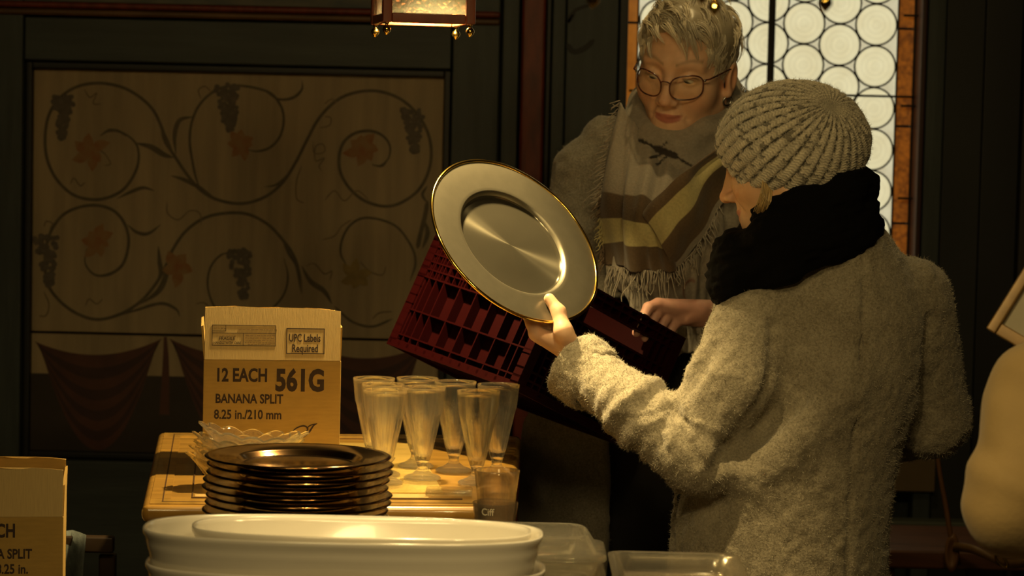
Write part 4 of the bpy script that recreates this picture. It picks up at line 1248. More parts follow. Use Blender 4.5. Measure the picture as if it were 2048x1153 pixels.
# =================================================================== HELD CHARGER PLATE
PC = P(1028, 484, 4.16)
pn = camvec(.545, .56, .626).normalized()
def brushed(name, color, rough, aniso, bump=0.0):
    m, nt, b = new_mat(name); N = nt.nodes; L = nt.links
    b.inputs['Base Color'].default_value = (*color, 1); b.inputs['Metallic'].default_value = .90
    b.inputs['Roughness'].default_value = rough; b.inputs['Anisotropic'].default_value = aniso; b.inputs['Anisotropic Rotation'].default_value = .25
    tg = N.new('ShaderNodeTangent'); tg.direction_type = 'RADIAL'; tg.axis = 'Z'
    L.new(tg.outputs[0], b.inputs['Tangent'])
    return m
M_SILVER = brushed('brushed_silver_well', (.34, .31, .23), .20, .95)
M_SILVER2 = mat('satin_silver_rim', (.20, .182, .135), .36, metallic=.8, var=.08, var_scale=60)
M_GOLD = mat('gold_rim', (.95, .62, .14), .14, metallic=1.0)
pq = pn.to_track_quat('Z', 'Y').to_matrix()
hp = empty('charger_plate', PC, pq)
tag(hp, 'silver charger plate with gold rim held up by the woman in the knitted hat', 'plate')
R_ = .1655
well = lathe('well', [(0, -.0100), (.03, -.0100), (.06, -.0100), (.0960, -.0100), (.0990, -.0094), (.1005, -.0078)], 128)
obj('well', well, M_SILVER, hp, Matrix(), False)
rimm = lathe('rim', [(.1006, -.0078), (.1035, -.0012), (.1065, .0), (.112, .0005), (.1350, .0028), (.1600, .0052), (.1625, .0052)], 128)
obj('rim', rimm, M_SILVER2, hp, Matrix(), False)
back = lathe('underside', [(0, -.0125), (.0970, -.0125), (.1015, -.0105), (.1050, -.0035), (.112, -.0018), (.1600, .0030), (.1628, .0036)], 96)
obj('underside', back, M_SILVER2, hp, Matrix(), False)
Vt, Qt = tube_arrays([np.array([((R_ - .0022) * math.cos(a), (R_ - .0022) * math.sin(a), .0048) for a in np.linspace(0, 2 * np.pi, 144, endpoint=False)])], [.0029], 10, True)
obj('gold_edge', npmesh('gold_edge', Vt, Qt), M_GOLD, hp, Matrix(), False)
# =================================================================== PEOPLE: shared builders
M_SKIN = mat('skin', (.6, .36, .24), .50, attr='Col', var=.08, var_scale=90, sss=.12, bump=.05, bump_scale=400, spec=.4)
M_EYE = mat('eye', (.8, .78, .72), .15, attr='Col')
M_HAIR = mat('grey_blond_hair', (.4, .34, .24), .38, attr='Col', spec=.6)
M_BLOND = mat('blond_hair', (.50, .36, .16), .4, attr='Col', spec=.6)
def head_f(p, slit=.0032, slit_z=-.003):
    d = ell(p, (0, -.012, .035), (.0745, .094, .082))
    d = smin(d, ell(p, (0, .016, -.030), (.0615, .073, .088)), .03)
    for s in (-1, 1):
        d = smin(d, rc(p, (s * .050, .0, -.060), (s * .014, .062, -.096), .021, .018), .028)
        d = smin(d, sph(p, (s * .038, .052, -.030), .0285), .028)
        d = smin(d, rc(p, (s * .014, .0795, .023), (s * .044, .066, .024), .0080, .0075), .020)
    d = smin(d, sph(p, (0, .068, -.098), .0185), .022)
    d = smin(d, ell(p, (0, .070, -.068), (.029, .019, .026)), .022)
    for s in (-1, 1):
        d = smax(d, -ell(p, (s * .0325, .094, .0025), (.020, .0130, .0135)), .016)
        d = smin(d, sph(p, (s * .0320, .0715, -.001), .0150), .0045)
    d = smin(d, rc(p, (0, .081, .012), (0, .1035, -.034), .0075, .0098), .011)
    d = smin(d, ell(p, (0, .1055, -.0375), (.0108, .0115, .0100)), .006)
    for s in (-1, 1):
        d = smin(d, ell(p, (s * .0125, .0945, -.0415), (.0078, .0115, .0078)), .006)
        d = smax(d, -ell(p, (s * .0068, .101, -.0485), (.0034, .0055, .0038)), .003)
        # fold from nose wing to mouth corner
        d = smax(d, -rc(p, (s * .021, .0905, -.044), (s * .0315, .078, -.073), .0010, .0008), .012)
    d = smin(d, chain(p, [(-.0255, .0790, -.0675), (-.009, .0900, -.0668), (0, .0915, -.0685), (.009, .0900, -.0668), (.0255, .0790, -.0675)], [.0018, .0034, .0032, .0034, .0018], .003), .004)
    d = smin(d, chain(p, [(-.0225, .0790, -.0705), (0, .0895, -.0785), (.0225, .0790, -.0705)], [.0018, .0042, .0018], .004), .004)
    d = smax(d, -chain(p, [(-.0275, .0835, -.0680), (-.010, .0955, -.0722), (0, .0970, -.0735), (.010, .0955, -.0722), (.0275, .0835, -.0680)], [.0012] * 5, .002), .003)
    d = smin(d, rc(p, (0, -.022, -.07), (0, -.030, -.155), .050, .054), .03)
    for s in (-1, 1):
        c = math.cos(.28); s_ = math.sin(.28)
        Re = A3([[1, 0, 0], [0, c, -s_], [0, s_, c]])
        e_ = ell(p, (s * .0775, -.010, -.014), (.0085, .0175, .0310), Re)
        e_ = smax(e_, -ell(p, (s * .0855, -.005, -.012), (.0075, .0105, .0200), Re), .004)
        e_ = smin(e_, sph(p, (s * .0755, .004, -.040), .0072), .006)
        d = smin(d, e_, .006)
        d = smax(d, -ell(p, (s * .0320, .0880, slit_z), (.0135, .0110, slit)), .0022)
    return d
def head_colors(p, base, lips, brow, blush=.35, brow_dark=.6):
    c = np.tile(A3(base), (len(p), 1))
    def mixc(c, w, col): return c * (1 - w[:, None]) + A3(col) * w[:, None]
    g = lambda q, r: np.exp(-(np.linalg.norm((p - A3(q)) / A3(r), axis=1)) ** 2)
    red = A3(base) * A3((1.06, .70, .62))
    for s in (-1, 1): c = mixc(c, blush * g((s * .042, .070, -.038), (.022, .03, .02)), red)
    c = mixc(c, blush * 1.2 * np.clip(g((0, .108, -.038), (.016, .02, .014)), 0, 1), red)
    for s in (-1, 1): c = mixc(c, .55 * g((s * .08, -.01, -.014), (.014, .025, .035)), red)
    # lips
    lz = p[:, 2] + .0725 - .1 * 0
    lz = lz - .004 * (np.abs(p[:, 0]) / .025) ** 2
    wl = np.clip(1 - np.maximum(np.abs(p[:, 0]) / .0255, np.abs(lz) / (.0092 * (1 - .5 * (np.abs(p[:, 0]) / .025) ** 2))), 0, 1) * (p[:, 1] > .07)
    c = mixc(c, np.clip(wl * 5, 0, 1) * .85, lips)
    # brows
    for s in (-1, 1):
        xx = p[:, 0] * s
        zc = .0245 + .009 * np.sin(np.clip((xx - .010) / .042, 0, 1) * 2.3) 
        wb = np.exp(-((p[:, 2] - zc) / .0034) ** 2) * (xx > .010) * (xx < .052) * (p[:, 1] > .03)
        c = mixc(c, wb * brow_dark, brow)
        # lash line
        le = np.exp(-((p[:, 2] + .0005) / .0022) ** 2 - ((xx - .032) / .012) ** 4) * (p[:, 1] > .075)
        c = mixc(c, le * .6, (.05, .03, .02))
    return c
def build_head(R, nose_px, nose_Y, scale=1.0, **kw):
    V, Q = surf(lambda p: head_f(p, kw.get('slit', .0032), kw.get('slit_z', -.003)), (-.10, -.125, -.245), (.10, .130, .130), .0019)
    nose = Vector((0, .116, -.0375)) * scale
    T = P(nose_px[0], nose_px[1], nose_Y) - R @ nose
    C = head_colors(V, kw.get('base', (.62, .37, .24)), kw.get('lips', (.47, .16, .12)), kw.get('brow', (.16, .10, .05)), brow_dark=kw.get('brow_dark', .5))
    V = V * A3((kw.get('wide', 1.0), 1, 1))
    Rn = np.array(R); Vw = (V * scale) @ Rn.T + np.array(T)
    return V, Vw, Q, C, T
def L2W(R, T, s=1.0): return lambda q: T + R @ (Vector(q) * s)
def eyes(parent, R, T, s, gaze):
    for sx in (-1, 1):
        V = []; Fc = []; n, m_ = 16, 12
        me = bpy.data.meshes.new('eye'); bm = bmesh.new(); bmesh.ops.create_uvsphere(bm, u_segments=20, v_segments=16, radius=.0126 * s); bm.to_mesh(me); bm.free(); shade(me)
        co = np.array([v.co[:] for v in me.vertices]); g_ = Vector(gaze).normalized(); dt = co @ np.array(g_) / (.0126 * s)
        col = np.tile(A3((.72, .66, .55)), (len(co), 1)); col[dt > .86] = (.10, .12, .11); col[dt > .955] = (.01, .01, .01)
        set_col(me, col)
        Mx = Matrix.Translation(T + R @ (Vector((sx * .0320, .0715, -.001)) * s)) @ R.to_4x4()
        obj('eye', me, M_EYE, parent, Mx)
def finger(p, pts, r0=.0095, r1=.0075, k=.004):
    n = len(pts); return chain(p, pts, list(np.linspace(r0, r1, n)), k)
def skin_col(V, base, seed=0):
    c = np.tile(A3(base), (len(V), 1)); n = vnoise(V, 45, seed)[:, None]
    return c * (1 + .07 * n * A3((.4, 1, 1.1)))
def merge(parts):
    Vs, Qs, Cs = [], [], []; b = 0
    for V, Q, C in parts:
        Vs.append(V); Qs.append(Q + b); Cs.append(C); b += len(V)
    return np.concatenate(Vs), np.concatenate(Qs), np.concatenate(Cs)
def hit(f, px, py, y0, y1, n=160):
    """first surface point of field f along the pixel ray"""
    ys = np.linspace(y0, y1, n); pts = A3([tuple(P(px, py, y)) for y in ys]); d = f(pts)
    w = np.argmax(d < 0.0)
    if d[w] >= 0: w = int(np.argmin(d))
    return Vector(pts[w])
def pxloft(rows, Yc, rys, cys=None, cosr=1.0, sinr=0.0):
    """rows (py, xl, xr) at depth Yc -> z-sorted arrays for loft()"""
    zs, cx, rx_ = [], [], []
    for (py, xl, xr) in rows:
        a, b = P(xl, py, Yc), P(xr, py, Yc); zs.append((a.z + b.z) / 2); cx.append((a.x + b.x) / 2); rx_.append((b.x - a.x) / 2)
    o = np.argsort(zs)
    z = np.array(zs)[o]
    cy = np.array(cys if cys is not None else [Yc] * len(rows))[o]
    return z, np.array(cx)[o], cy, np.array(rx_)[o], np.array(rys)[o]
def wool(name, base, dark, fleck=.5):
    m, nt, b = new_mat(name); N = nt.nodes; L = nt.links
    tc = N.new('ShaderNodeTexCoord')
    n1 = N.new('ShaderNodeTexNoise'); n1.inputs['Scale'].default_value = 260; n1.inputs['Detail'].default_value = 4; n1.inputs['Roughness'].default_value = .65
    n2 = N.new('ShaderNodeTexNoise'); n2.inputs['Scale'].default_value = 24; n2.inputs['Detail'].default_value = 4
    L.new(tc.outputs['Object'], n1.inputs['Vector']); L.new(tc.outputs['Object'], n2.inputs['Vector'])
    ad = N.new('ShaderNodeMath'); ad.operation = 'MULTIPLY_ADD'; ad.inputs[1].default_value = .7
    L.new(n1.outputs[0], ad.inputs[0]); 
    m3 = N.new('ShaderNodeMath'); m3.operation = 'MULTIPLY'; m3.inputs[1].default_value = .3
    L.new(n2.outputs[0], m3.inputs[0]); L.new(m3.outputs[0], ad.inputs[2])
    rp = N.new('ShaderNodeMapRange'); rp.inputs[1].default_value = .36; rp.inputs[2].default_value = .62
    L.new(ad.outputs[0], rp.inputs[0])
    mx = N.new('ShaderNodeMix'); mx.data_type = 'RGBA'; mx.inputs[6].default_value = (*dark, 1); mx.inputs[7].default_value = (*base, 1)
    L.new(rp.outputs[0], mx.inputs[0]); L.new(mx.outputs[2], b.inputs['Base Color'])
    b.inputs['Roughness'].default_value = .95; b.inputs['Specular IOR Level'].default_value = .15
    b.inputs['Sheen Weight'].default_value = .25; b.inputs['Sheen Roughness'].default_value = .5
    bp = N.new('ShaderNodeBump'); bp.inputs['Strength'].default_value = .8; bp.inputs['Distance'].default_value = .003
    L.new(ad.outputs[0], bp.inputs['Height']); L.new(bp.outputs[0], b.inputs['Normal'])
    return m
def legs_and_shoes(parent, cx, cy, ztop, sep, mtrouser, mshoe, face):
    """trousers and shoes below the frame; face = plan direction the person faces"""
    fx, fy = face
    rx_, ry_ = fy, -fx
    A = [Vector((cx + s * sep * rx_, cy + s * sep * ry_, 0)) for s in (-1, 1)]
    def f(p):
        d = None
        for a in A:
            e_ = chain(p, [(a.x, a.y, ztop), (a.x, a.y, .45), (a.x, a.y, .09)], [.085, .062, .055], .02)
            d = e_ if d is None else smin(d, e_, .02)
        return np.maximum(d, .07 - p[:, 2])
    V, Q = surf(f, (cx - .3, cy - .3, .03), (cx + .3, cy + .3, ztop + .1), .009)
    obj('trousers', npmesh('trousers', V, Q), mtrouser, parent)
    for a in A:
        def fs(p): return np.maximum(smin(rc(p, (a.x - fx * .05, a.y - fy * .05, .04), (a.x + fx * .15, a.y + fy * .15, .032), .045, .04), rc(p, (a.x, a.y, .04), (a.x, a.y, .10), .045, .05), .02), .001 - p[:, 2])
        V, Q = surf(fs, (a.x - .22, a.y - .22, -.01), (a.x + .22, a.y + .22, .16), .006)
        obj('shoe', npmesh('shoe', V, Q), mshoe, parent)
M_BLACKCLOTH = mat('black_cloth', (.012, .011, .010), .9, bump=.1, bump_scale=200)
M_SHOE = mat('black_leather', (.012, .010, .009), .4)
SKIN_A = (.60, .36, .235); SKIN_B = (.64, .40, .25)

def sheet(grid, n, m_, color_fn, fold=None, thick=.0035, name='scarf_panel', material=None, parent=None):
    """cloth panel through a grid of (px, py, depth) control points"""
    G = np.array(grid, dtype=np.float64)                  # r x c x 3
    Wd = np.array([[tuple(P(*q)) for q in row] for row in grid])
    A = np.concatenate([Wd, G[:, :, :2]], 2)
    rows = np.stack([spline(A[i], m_) for i in range(A.shape[0])], 0) if False else None
    def sp(arr, k):
        kk = len(arr); pp = np.concatenate([[2 * arr[0] - arr[1]], arr, [2 * arr[-1] - arr[-2]]])
        u = np.linspace(0, kk - 1 - 1e-6, k); i = u.astype(int); t = (u - i).reshape(-1, *([1] * (arr.ndim - 1)))
        a, b, c, d = pp[i], pp[i + 1], pp[i + 2], pp[i + 3]
        return .5 * ((2 * b) + (-a + c) * t + (2 * a - 5 * b + 4 * c - d) * t ** 2 + (-a + 3 * b - 3 * c + d) * t ** 3)
    B = sp(A, n); B = np.swapaxes(sp(np.swapaxes(B, 0, 1), m_), 0, 1)
    V = B[:, :, :3].reshape(-1, 3); PX = B[:, :, 3:].reshape(-1, 2)
    I, J = np.meshgrid(np.arange(n - 1), np.arange(m_ - 1), indexing='ij')
    Q = np.stack([I * m_ + J, I * m_ + J + 1, (I + 1) * m_ + J + 1, (I + 1) * m_ + J], -1).reshape(-1, 4)
    N = vnormals(V, Q)
    if N[:, 1].mean() > 0: Q = Q[:, ::-1]; N = -N
    uu, vv = np.meshgrid(np.linspace(0, 1, n), np.linspace(0, 1, m_), indexing='ij')
    if fold is not None: V = V + N * fold(uu.ravel(), vv.ravel(), PX)[:, None]
    me = npmesh(name, V, Q, True, color_fn(uu.ravel(), vv.ravel(), PX))
    o = obj(name, me, material, parent)
    md = o.modifiers.new('solid', 'SOLIDIFY'); md.thickness = thick; md.offset = -1
    return o, V, Q
# =================================================================== WOMAN IN THE KNITTED HAT
p1 = empty('person', (P(1560, 900, 4.02).x, 4.05, 0))
tag(p1, 'woman seen from behind in grey knitted hat, black scarf and boiled-wool coat, holding the plate', 'person')
R1 = Matrix.Rotation(math.radians(74), 3, 'Z') @ Matrix.Rotation(math.radians(-17), 3, 'X') @ Matrix.Rotation(math.radians(4), 3, 'Y')
Vl, Vh, Qh, Ch, T1 = build_head(R1, (1441, 398), 4.03, 1.0, base=(.66, .40, .22), slit=.003, brow=(.30, .19, .09))
eyes(p1, R1, T1, 1.0, (0, .9, -.35))
# left hand on the plate
def onp(px, py, off=0.0): return onplane(px, py, PC, pn) + pn * off
rimpt = onp(1088, 645)
e_in = (PC - rimpt).normalized()
e_t = pn.cross(e_in)                       # along the rim
if e_t.y < 0: e_t = -e_t
wr = P(1156, 706, rimpt.y + .035)
mcp = [P(1072, 668, rimpt.y + .006 + .002) + Vector((.004 * i, .019 * i, -.004 * i)) for i in range(4)]
th = [P(1142, 694, rimpt.y + .012), P(1127, 664, rimpt.y - .004), onp(1108, 634, .014), onp(1091, 606, .0115)]
def hand1(p):
    d = rc(p, wr + Vector((.03, .012, -.025)), wr, .0235, .0235)
    for i, m_ in enumerate(mcp): d = smin(d, rc(p, wr + (mcp[3] - mcp[0]) * .18 * i, m_, .0200, .0120), .012)
    for i, m_ in enumerate(mcp):
        b0 = rimpt + e_t * (-.004 + .0185 * i)
        k_ = (1, 1.1, 1.02, .82)[i]
        pts = [m_, b0 + e_in * .012 * k_ - pn * .0235, b0 + e_in * .036 * k_ - pn * .0265, b0 + e_in * .056 * k_ - pn * .0270]
        d = smin(d, finger(p, pts, .0112, .0082), .005)
    d = smin(d, chain(p, th, [.0170, .0150, .0112, .0092], .008), .010)
    return d
pts_ = np.array([tuple(x) for x in mcp + th + [wr + Vector((.05, .02, -.04)), rimpt + e_in * .08 - pn * .02, rimpt + e_t * .07]])
Vhd, Qhd = surf(hand1, pts_.min(0) - .035, pts_.max(0) + .035, .0018)
Chd = skin_col(Vhd, SKIN_B)
# thumb nail, seen from the side
tip = th[3] + pn * .006 + e_in * .006
w_ = np.exp(-(np.linalg.norm(Vhd - np.array(tip), axis=1) / .0055) ** 2)[:, None]
Chd = Chd * (1 - w_ * .6) + A3((.70, .42, .32)) * w_ * .6

# coat -----------------------------------------------------------------------------------------
rows = [(455, 1600, 1765), (490, 1580, 1792), (535, 1540, 1826), (580, 1505, 1856), (640, 1500, 1866), (720, 1495, 1856), (800, 1470, 1836), (880, 1412, 1806), (950, 1372, 1790), (1050, 1350, 1778), (1153, 1338, 1774), (1320, 1310, 1800)]
rys = [.080, .108, .118, .132, .138, .138, .136, .138, .142, .148, .155, .17]
L1 = pxloft(rows, 4.03, rys)
shL, elL, wrL = P(1522, 640, 3.99), P(1400, 905, 3.93), P(1165, 738, 4.095)
midL = P(1462, 772, 3.94); fmid = P(1275, 822, 3.99)
cuff_e = P(1143, 727, 4.11); cuff_i = P(1192, 763, 4.082)
shR, elR, wrR = P(1815, 605, 4.03), P(1860, 835, 4.10), P(1720, 880, 4.30)
fdir = (cuff_e - cuff_i).normalized()
def coat_base(p):
    d = loft(p, *L1)
    d = smin(d, rc(p, P(1700, 520, 4.03), P(1560, 560, 4.0), .055, .06), .03)
    arm = chain(p, [shL, midL, elL], [.078, .069, .067], .02)
    fore = chain(p, [elL, fmid, wrL], [.067, .054, .0445], .02)
    arm = smin(arm, fore, .018)
    d = smin(d, arm, .022)
    armR = chain(p, [shR, elR], [.074, .064], .02)
    armR = smin(armR, rc(p, elR, wrR, .064, .05), .02)
    d = smin(d, armR, .016)
    # turned-up cuff: short cylinder, thicker than the sleeve
    q = p - A3(cuff_i); t = q @ A3(fdir); rad = np.linalg.norm(q - t[:, None] * A3(fdir), axis=1)
    L_ = (cuff_e - cuff_i).length
    d = smax(d, -np.maximum(rad - .038, np.abs(t - L_) - .02), .006)      # open sleeve end
    return d
cre = []
def crease(pts, r, k, y0=3.6, y1=4.4, up=False):
    cre.append(([hit(coat_base, a, b, y0, y1) for a, b in pts], r, k, up))
crease([(1338, 812), (1366, 845), (1384, 884), (1398, 922)], .0060, .014)
crease([(1545, 650), (1548, 720), (1520, 810), (1470, 890), (1425, 940)], .0055, .018)
crease([(1420, 700), (1400, 740), (1375, 770)], .0060, .03)
crease([(1480, 900), (1560, 850), (1650, 800)], .010, .06)
crease([(1500, 960), (1600, 870), (1690, 780)], .010, .07, up=True)
crease([(1726, 495), (1728, 600), (1720, 720), (1708, 860), (1700, 1000), (1692, 1152)], .0022, .008)
crease([(1858, 640), (1848, 740), (1826, 850)], .0060, .02)
crease([(1364, 985), (1360, 1060), (1352, 1152)], .0040, .010)
crease([(1352, 985), (1346, 1060), (1338, 1152)], .0045, .010, up=True)
def coat_f(p):
    d = coat_base(p)
    for pts, r, k, up in cre:
        c = chain(p, pts, [r] * len(pts), .004)
        d = smin(d, c + r * .25, k) if up else smax(d, -c, k)
    return d
lo_ = (P(1075, 700, 4.1).x, 3.76, .62); hi_ = (P(1950, 800, 4.1).x, 4.42, P(1600, 440, 4.0).z)
Vc, Qc = surf(coat_f, lo_, hi_, .0042)
Nc = vnormals(Vc, Qc)
# sleeve folds: rings across the forearm, and creases fanning out from the bend of the elbow
_ax = np.array(wrL - elL); _L = np.linalg.norm(_ax); _ax /= _L
_q = Vc - np.array(elL); _t = _q @ _ax; _rv = _q - _t[:, None] * _ax; _rd = np.linalg.norm(_rv, axis=1)
_ang = np.arctan2(_rv[:, 2], -_rv[:, 1])
_win = np.exp(-((_t / _L - .42) / .24) ** 2) * (_rd < .085)
_f1 = np.sin(2 * np.pi * (_t / .046 + .55 * np.sin(_ang + .4) + .55 * vnoise(Vc, 16, 71))) * (.55 + .45 * vnoise(Vc, 22, 72))
_io = np.array(P(1345, 815, 3.92)); _d = Vc - _io; _cx = _d[:, 0]; _cz = _d[:, 2]; _r = np.sqrt(_cx ** 2 + _cz ** 2)
_th = np.arctan2(_cz, _cx)
_w2 = np.exp(-((_r - .055) / .055) ** 2) * (_th < -.35) * (_th > -2.9)
_f2 = np.sin(9.5 * _th + 2.2 * vnoise(Vc, 14, 73))
Vc = Vc + Nc * (.0058 * _f1 * _win + .0026 * _f2 * _w2)[:, None]
Vc = Vc + Nc * (.0022 * vnoise(Vc, 70, 1) + .0012 * vnoise(Vc, 150, 2))[:, None]
M_WOOL1 = wool('boiled_wool_beige_grey', (.345, .305, .22), (.17, .145, .098))
obj('coat', npmesh('coat', Vc, Qc), M_WOOL1, p1)
# turned-up cuff
_cl = (cuff_e - cuff_i).length
def cuff_f(p):
    q = p - A3(cuff_i); t = q @ A3(fdir); rad = np.linalg.norm(q - t[:, None] * A3(fdir), axis=1)
    return smax(np.abs(rad - (.0525 + .05 * (t - .02))) - .0062, np.maximum(-t - .002, t - _cl), .007)
_cc = np.array((cuff_e + cuff_i) / 2)
Vf, Qf = surf(cuff_f, _cc - .085, _cc + .085, .003)
Vf = Vf + vnormals(Vf, Qf) * (.0020 * vnoise(Vf, 70, 75) + .0016 * vnoise(Vf, 150, 76))[:, None]
obj('cuff', npmesh('cuff', Vf, Qf), M_WOOL1, p1)
M_FIB1 = mat('wool_fibre_beige', (.43, .39, .29), .9)
fibres('wool_fibre', M_FIB1, p1, Vc, Qc, 70000, .0048, .00026, 3)
fibres('wool_fibre', M_FIB1, p1, Vf, Qf, 6000, .0045, .00026, 33)
# torso inside the coat, joined to head and hand as one skin mesh
def torso1(p): return smin(loft(p, L1[0], L1[1], L1[2], L1[3] * .72, L1[4] * .72), rc(p, T1 + R1 @ Vector((0, -.03, -.12)), P(1650, 640, 4.06), .045, .06), .04)
Vt_, Qt_ = surf(torso1, (L1[1].min() - .25, 3.85, .65), (L1[1].max() + .25, 4.25, T1.z), .012)
def arm1(p): return smin(chain(p, [shL, elL, wrL, wr], [.04, .030, .024, .022], .02), chain(p, [shR, elR, wrR], [.04, .032, .025], .02), .01)
Va_, Qa_ = surf(arm1, (wr.x - .06, 3.8, .7), (elR.x + .08, 4.4, 1.3), .008)
V_, Q_, C_ = merge([(Vh, Qh, Ch), (Vhd, Qhd, Chd), (Vt_, Qt_, skin_col(Vt_, SKIN_B)), (Va_, Qa_, skin_col(Va_, SKIN_B))])
obj('body', npmesh('body', V_, Q_, True, C_), M_SKIN, p1)
legs_and_shoes(p1, P(1555, 1100, 4.03).x, 4.03, .66, .09, M_BLACKCLOTH, M_SHOE, (-.64, .77))

# knitted hat ----------------------------------------------------------------------------------
HC = P(1587, 284, 4.00)
e1 = camvec(.995, .05, -.08).normalized(); e2 = camvec(-.05, .995, .1); e2 = (e2 - e1 * e2.dot(e1)).normalized(); e3 = e1.cross(e2)
if e3.y > 0: e3 = -e3                       # towards the camera
pole = Vector((.40, .60, .69)).normalized()  # in (e1,e2,e3) unit space
ax1 = pole.cross(Vector((0, 0, 1))).normalized(); ax2 = pole.cross(ax1).normalized()
nphi, nth = 560, 170
ribs = 31
ph = np.linspace(0, 2 * np.pi, nphi, endpoint=False); thv = np.linspace(.015, math.radians(117), nth)
PH, TH = np.meshgrid(ph, thv, indexing='ij')
dirs = np.cos(TH)[..., None] * np.array(pole) + np.sin(TH)[..., None] * (np.cos(PH)[..., None] * np.array(ax1) + np.sin(PH)[..., None] * np.array(ax2))
rad = A3((.1215, .0985, .108))
X = dirs * rad
fr = (PH * ribs / (2 * np.pi)) % 1.0
rib = np.abs(np.sin(np.pi * fr)) ** .6                       # one raised rib per period
stitch_v = TH * .112 / .0052
vv = np.abs(((fr * 2) % 1.0) - .5) * 2                        # V shape inside a rib
st_ = np.cos(2 * np.pi * (stitch_v + .55 * vv))
fade = np.clip(TH / .22, .25, 1)
amp = fade * (.0040 * (rib - .6) + .0010 * st_ * (0.4 + .6 * rib)) - .006 * np.exp(-(TH / .16) ** 2) + .003 * np.exp(-((TH - math.radians(114)) / .08) ** 2)
nx = dirs / rad; nx /= np.linalg.norm(nx, axis=-1)[..., None]
X = X + nx * amp[..., None]
X = X + nx * (.0022 * vnoise(X.reshape(-1, 3) * 1.0, 38, 5).reshape(nphi, nth))[..., None]
E = np.stack([np.array(e1), np.array(e2), np.array(e3)])
VV = X.reshape(-1, 3) @ E + np.array(HC)
I, J = np.meshgrid(np.arange(nphi), np.arange(nth - 1), indexing='ij'); I2 = (I + 1) % nphi
QQ = np.stack([I * nth + J, I * nth + J + 1, I2 * nth + J + 1, I2 * nth + J], -1).reshape(-1, 4)
cell = np.floor(stitch_v + .55 * vv) * 131.7 + np.floor(PH * ribs * 2 / (2 * np.pi)) * 17.13
hsh = np.abs(np.sin(cell * 12.9898) * 43758.5453) % 1.0
nzz = .5 + .5 * vnoise(X.reshape(-1, 3), 60, 9).reshape(nphi, nth)
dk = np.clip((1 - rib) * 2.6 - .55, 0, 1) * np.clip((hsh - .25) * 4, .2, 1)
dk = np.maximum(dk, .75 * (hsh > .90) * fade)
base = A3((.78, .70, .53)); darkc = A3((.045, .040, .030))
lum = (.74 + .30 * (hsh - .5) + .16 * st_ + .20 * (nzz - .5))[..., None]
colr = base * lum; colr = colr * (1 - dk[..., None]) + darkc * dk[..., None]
M_KNIT = mat('marled_knit_yarn', (.4, .37, .28), .95, attr='Col', bump=.5, bump_scale=700, spec=.15, sheen=.3)
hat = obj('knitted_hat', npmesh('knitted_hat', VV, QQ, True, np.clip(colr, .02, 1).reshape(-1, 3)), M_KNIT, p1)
md = hat.modifiers.new('solid', 'SOLIDIFY'); md.thickness = .006; md.offset = -1
fibres('wool_fibre', mat('wool_fibre_pale', (.55, .51, .40), .9), p1, VV, QQ, 16000, .0055, .00022, 8)

# blond hair beside the cheek and at the forehead
rngh = np.random.default_rng(4)
paths = []; rr = []
for k_ in range(36):
    a = rngh.uniform(0, 1); off = rngh.normal(0, 1, 3)
    x0 = 1524 + 20 * a; y0_ = 356 + 20 * a
    pts = [P(x0, y0_, 3.925 + .012 * a), P(x0 - 4 + 2 * off[0], y0_ + 28, 3.915 + .012 * a), P(x0 - 10 + 3 * off[0], y0_ + 46, 3.92 + .014 * a), P(x0 - 14 + 3 * off[1], y0_ + 66, 3.94 + .02 * a)]
    paths.append(spline(pts, 10)); rr.append(np.linspace(.0009, .0004, 10))
for k_ in range(14):
    a = rngh.uniform(0, 1); off = rngh.normal(0, 1, 3)
    pts = [P(1447 + 8 * a, 280 + 12 * a, 4.02 - .05 * a), P(1440 + 6 * a + off[0], 300 + 12 * a, 4.03 - .05 * a), P(1441 + 8 * a, 312 + 14 * a, 4.03 - .05 * a)]
    paths.append(spline(pts, 8)); rr.append(np.linspace(.0009, .0004, 8))
Vs, Qs = tube_arrays(paths, rr, 5)
hc = np.tile(A3((.46, .32, .13)), (len(Vs), 1)) * (1 + .35 * vnoise(Vs, 260, 3)[:, None])
tag(obj('hair', npmesh('hair', Vs, Qs, True, hc), M_BLOND, p1), kind='stuff')

# black scarf ----------------------------------------------------------------------------------
SCc = P(1600, 462, 4.0)
s1_ = camvec(.955, .295, 0).normalized(); s2_ = camvec(-.295, .955, .0).normalized(); s3_ = s1_.cross(s2_)
ES = np.stack([np.array(s1_), np.array(s2_), np.array(s3_)]).astype(np.float32)
def ring(q, h0, A_, B_, r_, wob, ph_, cx_=0.0):
    a = np.arctan2(q[:, 2] / B_, (q[:, 0] - cx_) / A_)
    dd = np.stack([q[:, 0] - cx_ - A_ * np.cos(a), q[:, 1] - h0 - wob * np.sin(3 * a + ph_), q[:, 2] - B_ * np.sin(a)], 1)
    return np.linalg.norm(dd, axis=1) - r_ * (1 + .10 * np.sin(7 * a + ph_ * 3))
def scarf1(p):
    q = (p - A3(SCc)) @ ES.T
    d = ring(q, .038, .078, .088, .029, .004, .3, .034)
    d = smin(d, ring(q, .004, .102, .096, .029, .005, 1.7), .008)
    d = smin(d, ring(q, -.024, .103, .098, .029, .005, 2.9), .008)
    d = smin(d, ring(q, -.046, .094, .09, .024, .004, 4.2, -.006), .010)
    d = smin(d, ell(p, P(1464, 535, 3.98), (.036, .06, .058)), .02)
    d = smin(d, ell(p, P(1443, 560, 3.99), (.022, .05, .040)), .015)
    return d
Vk, Qk = surf(scarf1, np.array(SCc) - (.20, .17, .18), np.array(SCc) + (.20, .17, .16), .0034)
Nk = vnormals(Vk, Qk)
qk = (Vk - np.array(SCc)) @ ES.T
Vk = Vk + Nk * (.0035 * vnoise(qk * np.array([.35, 1.6, .35]), 90, 4) + .0015 * vnoise(qk, 120, 6))[:, None]
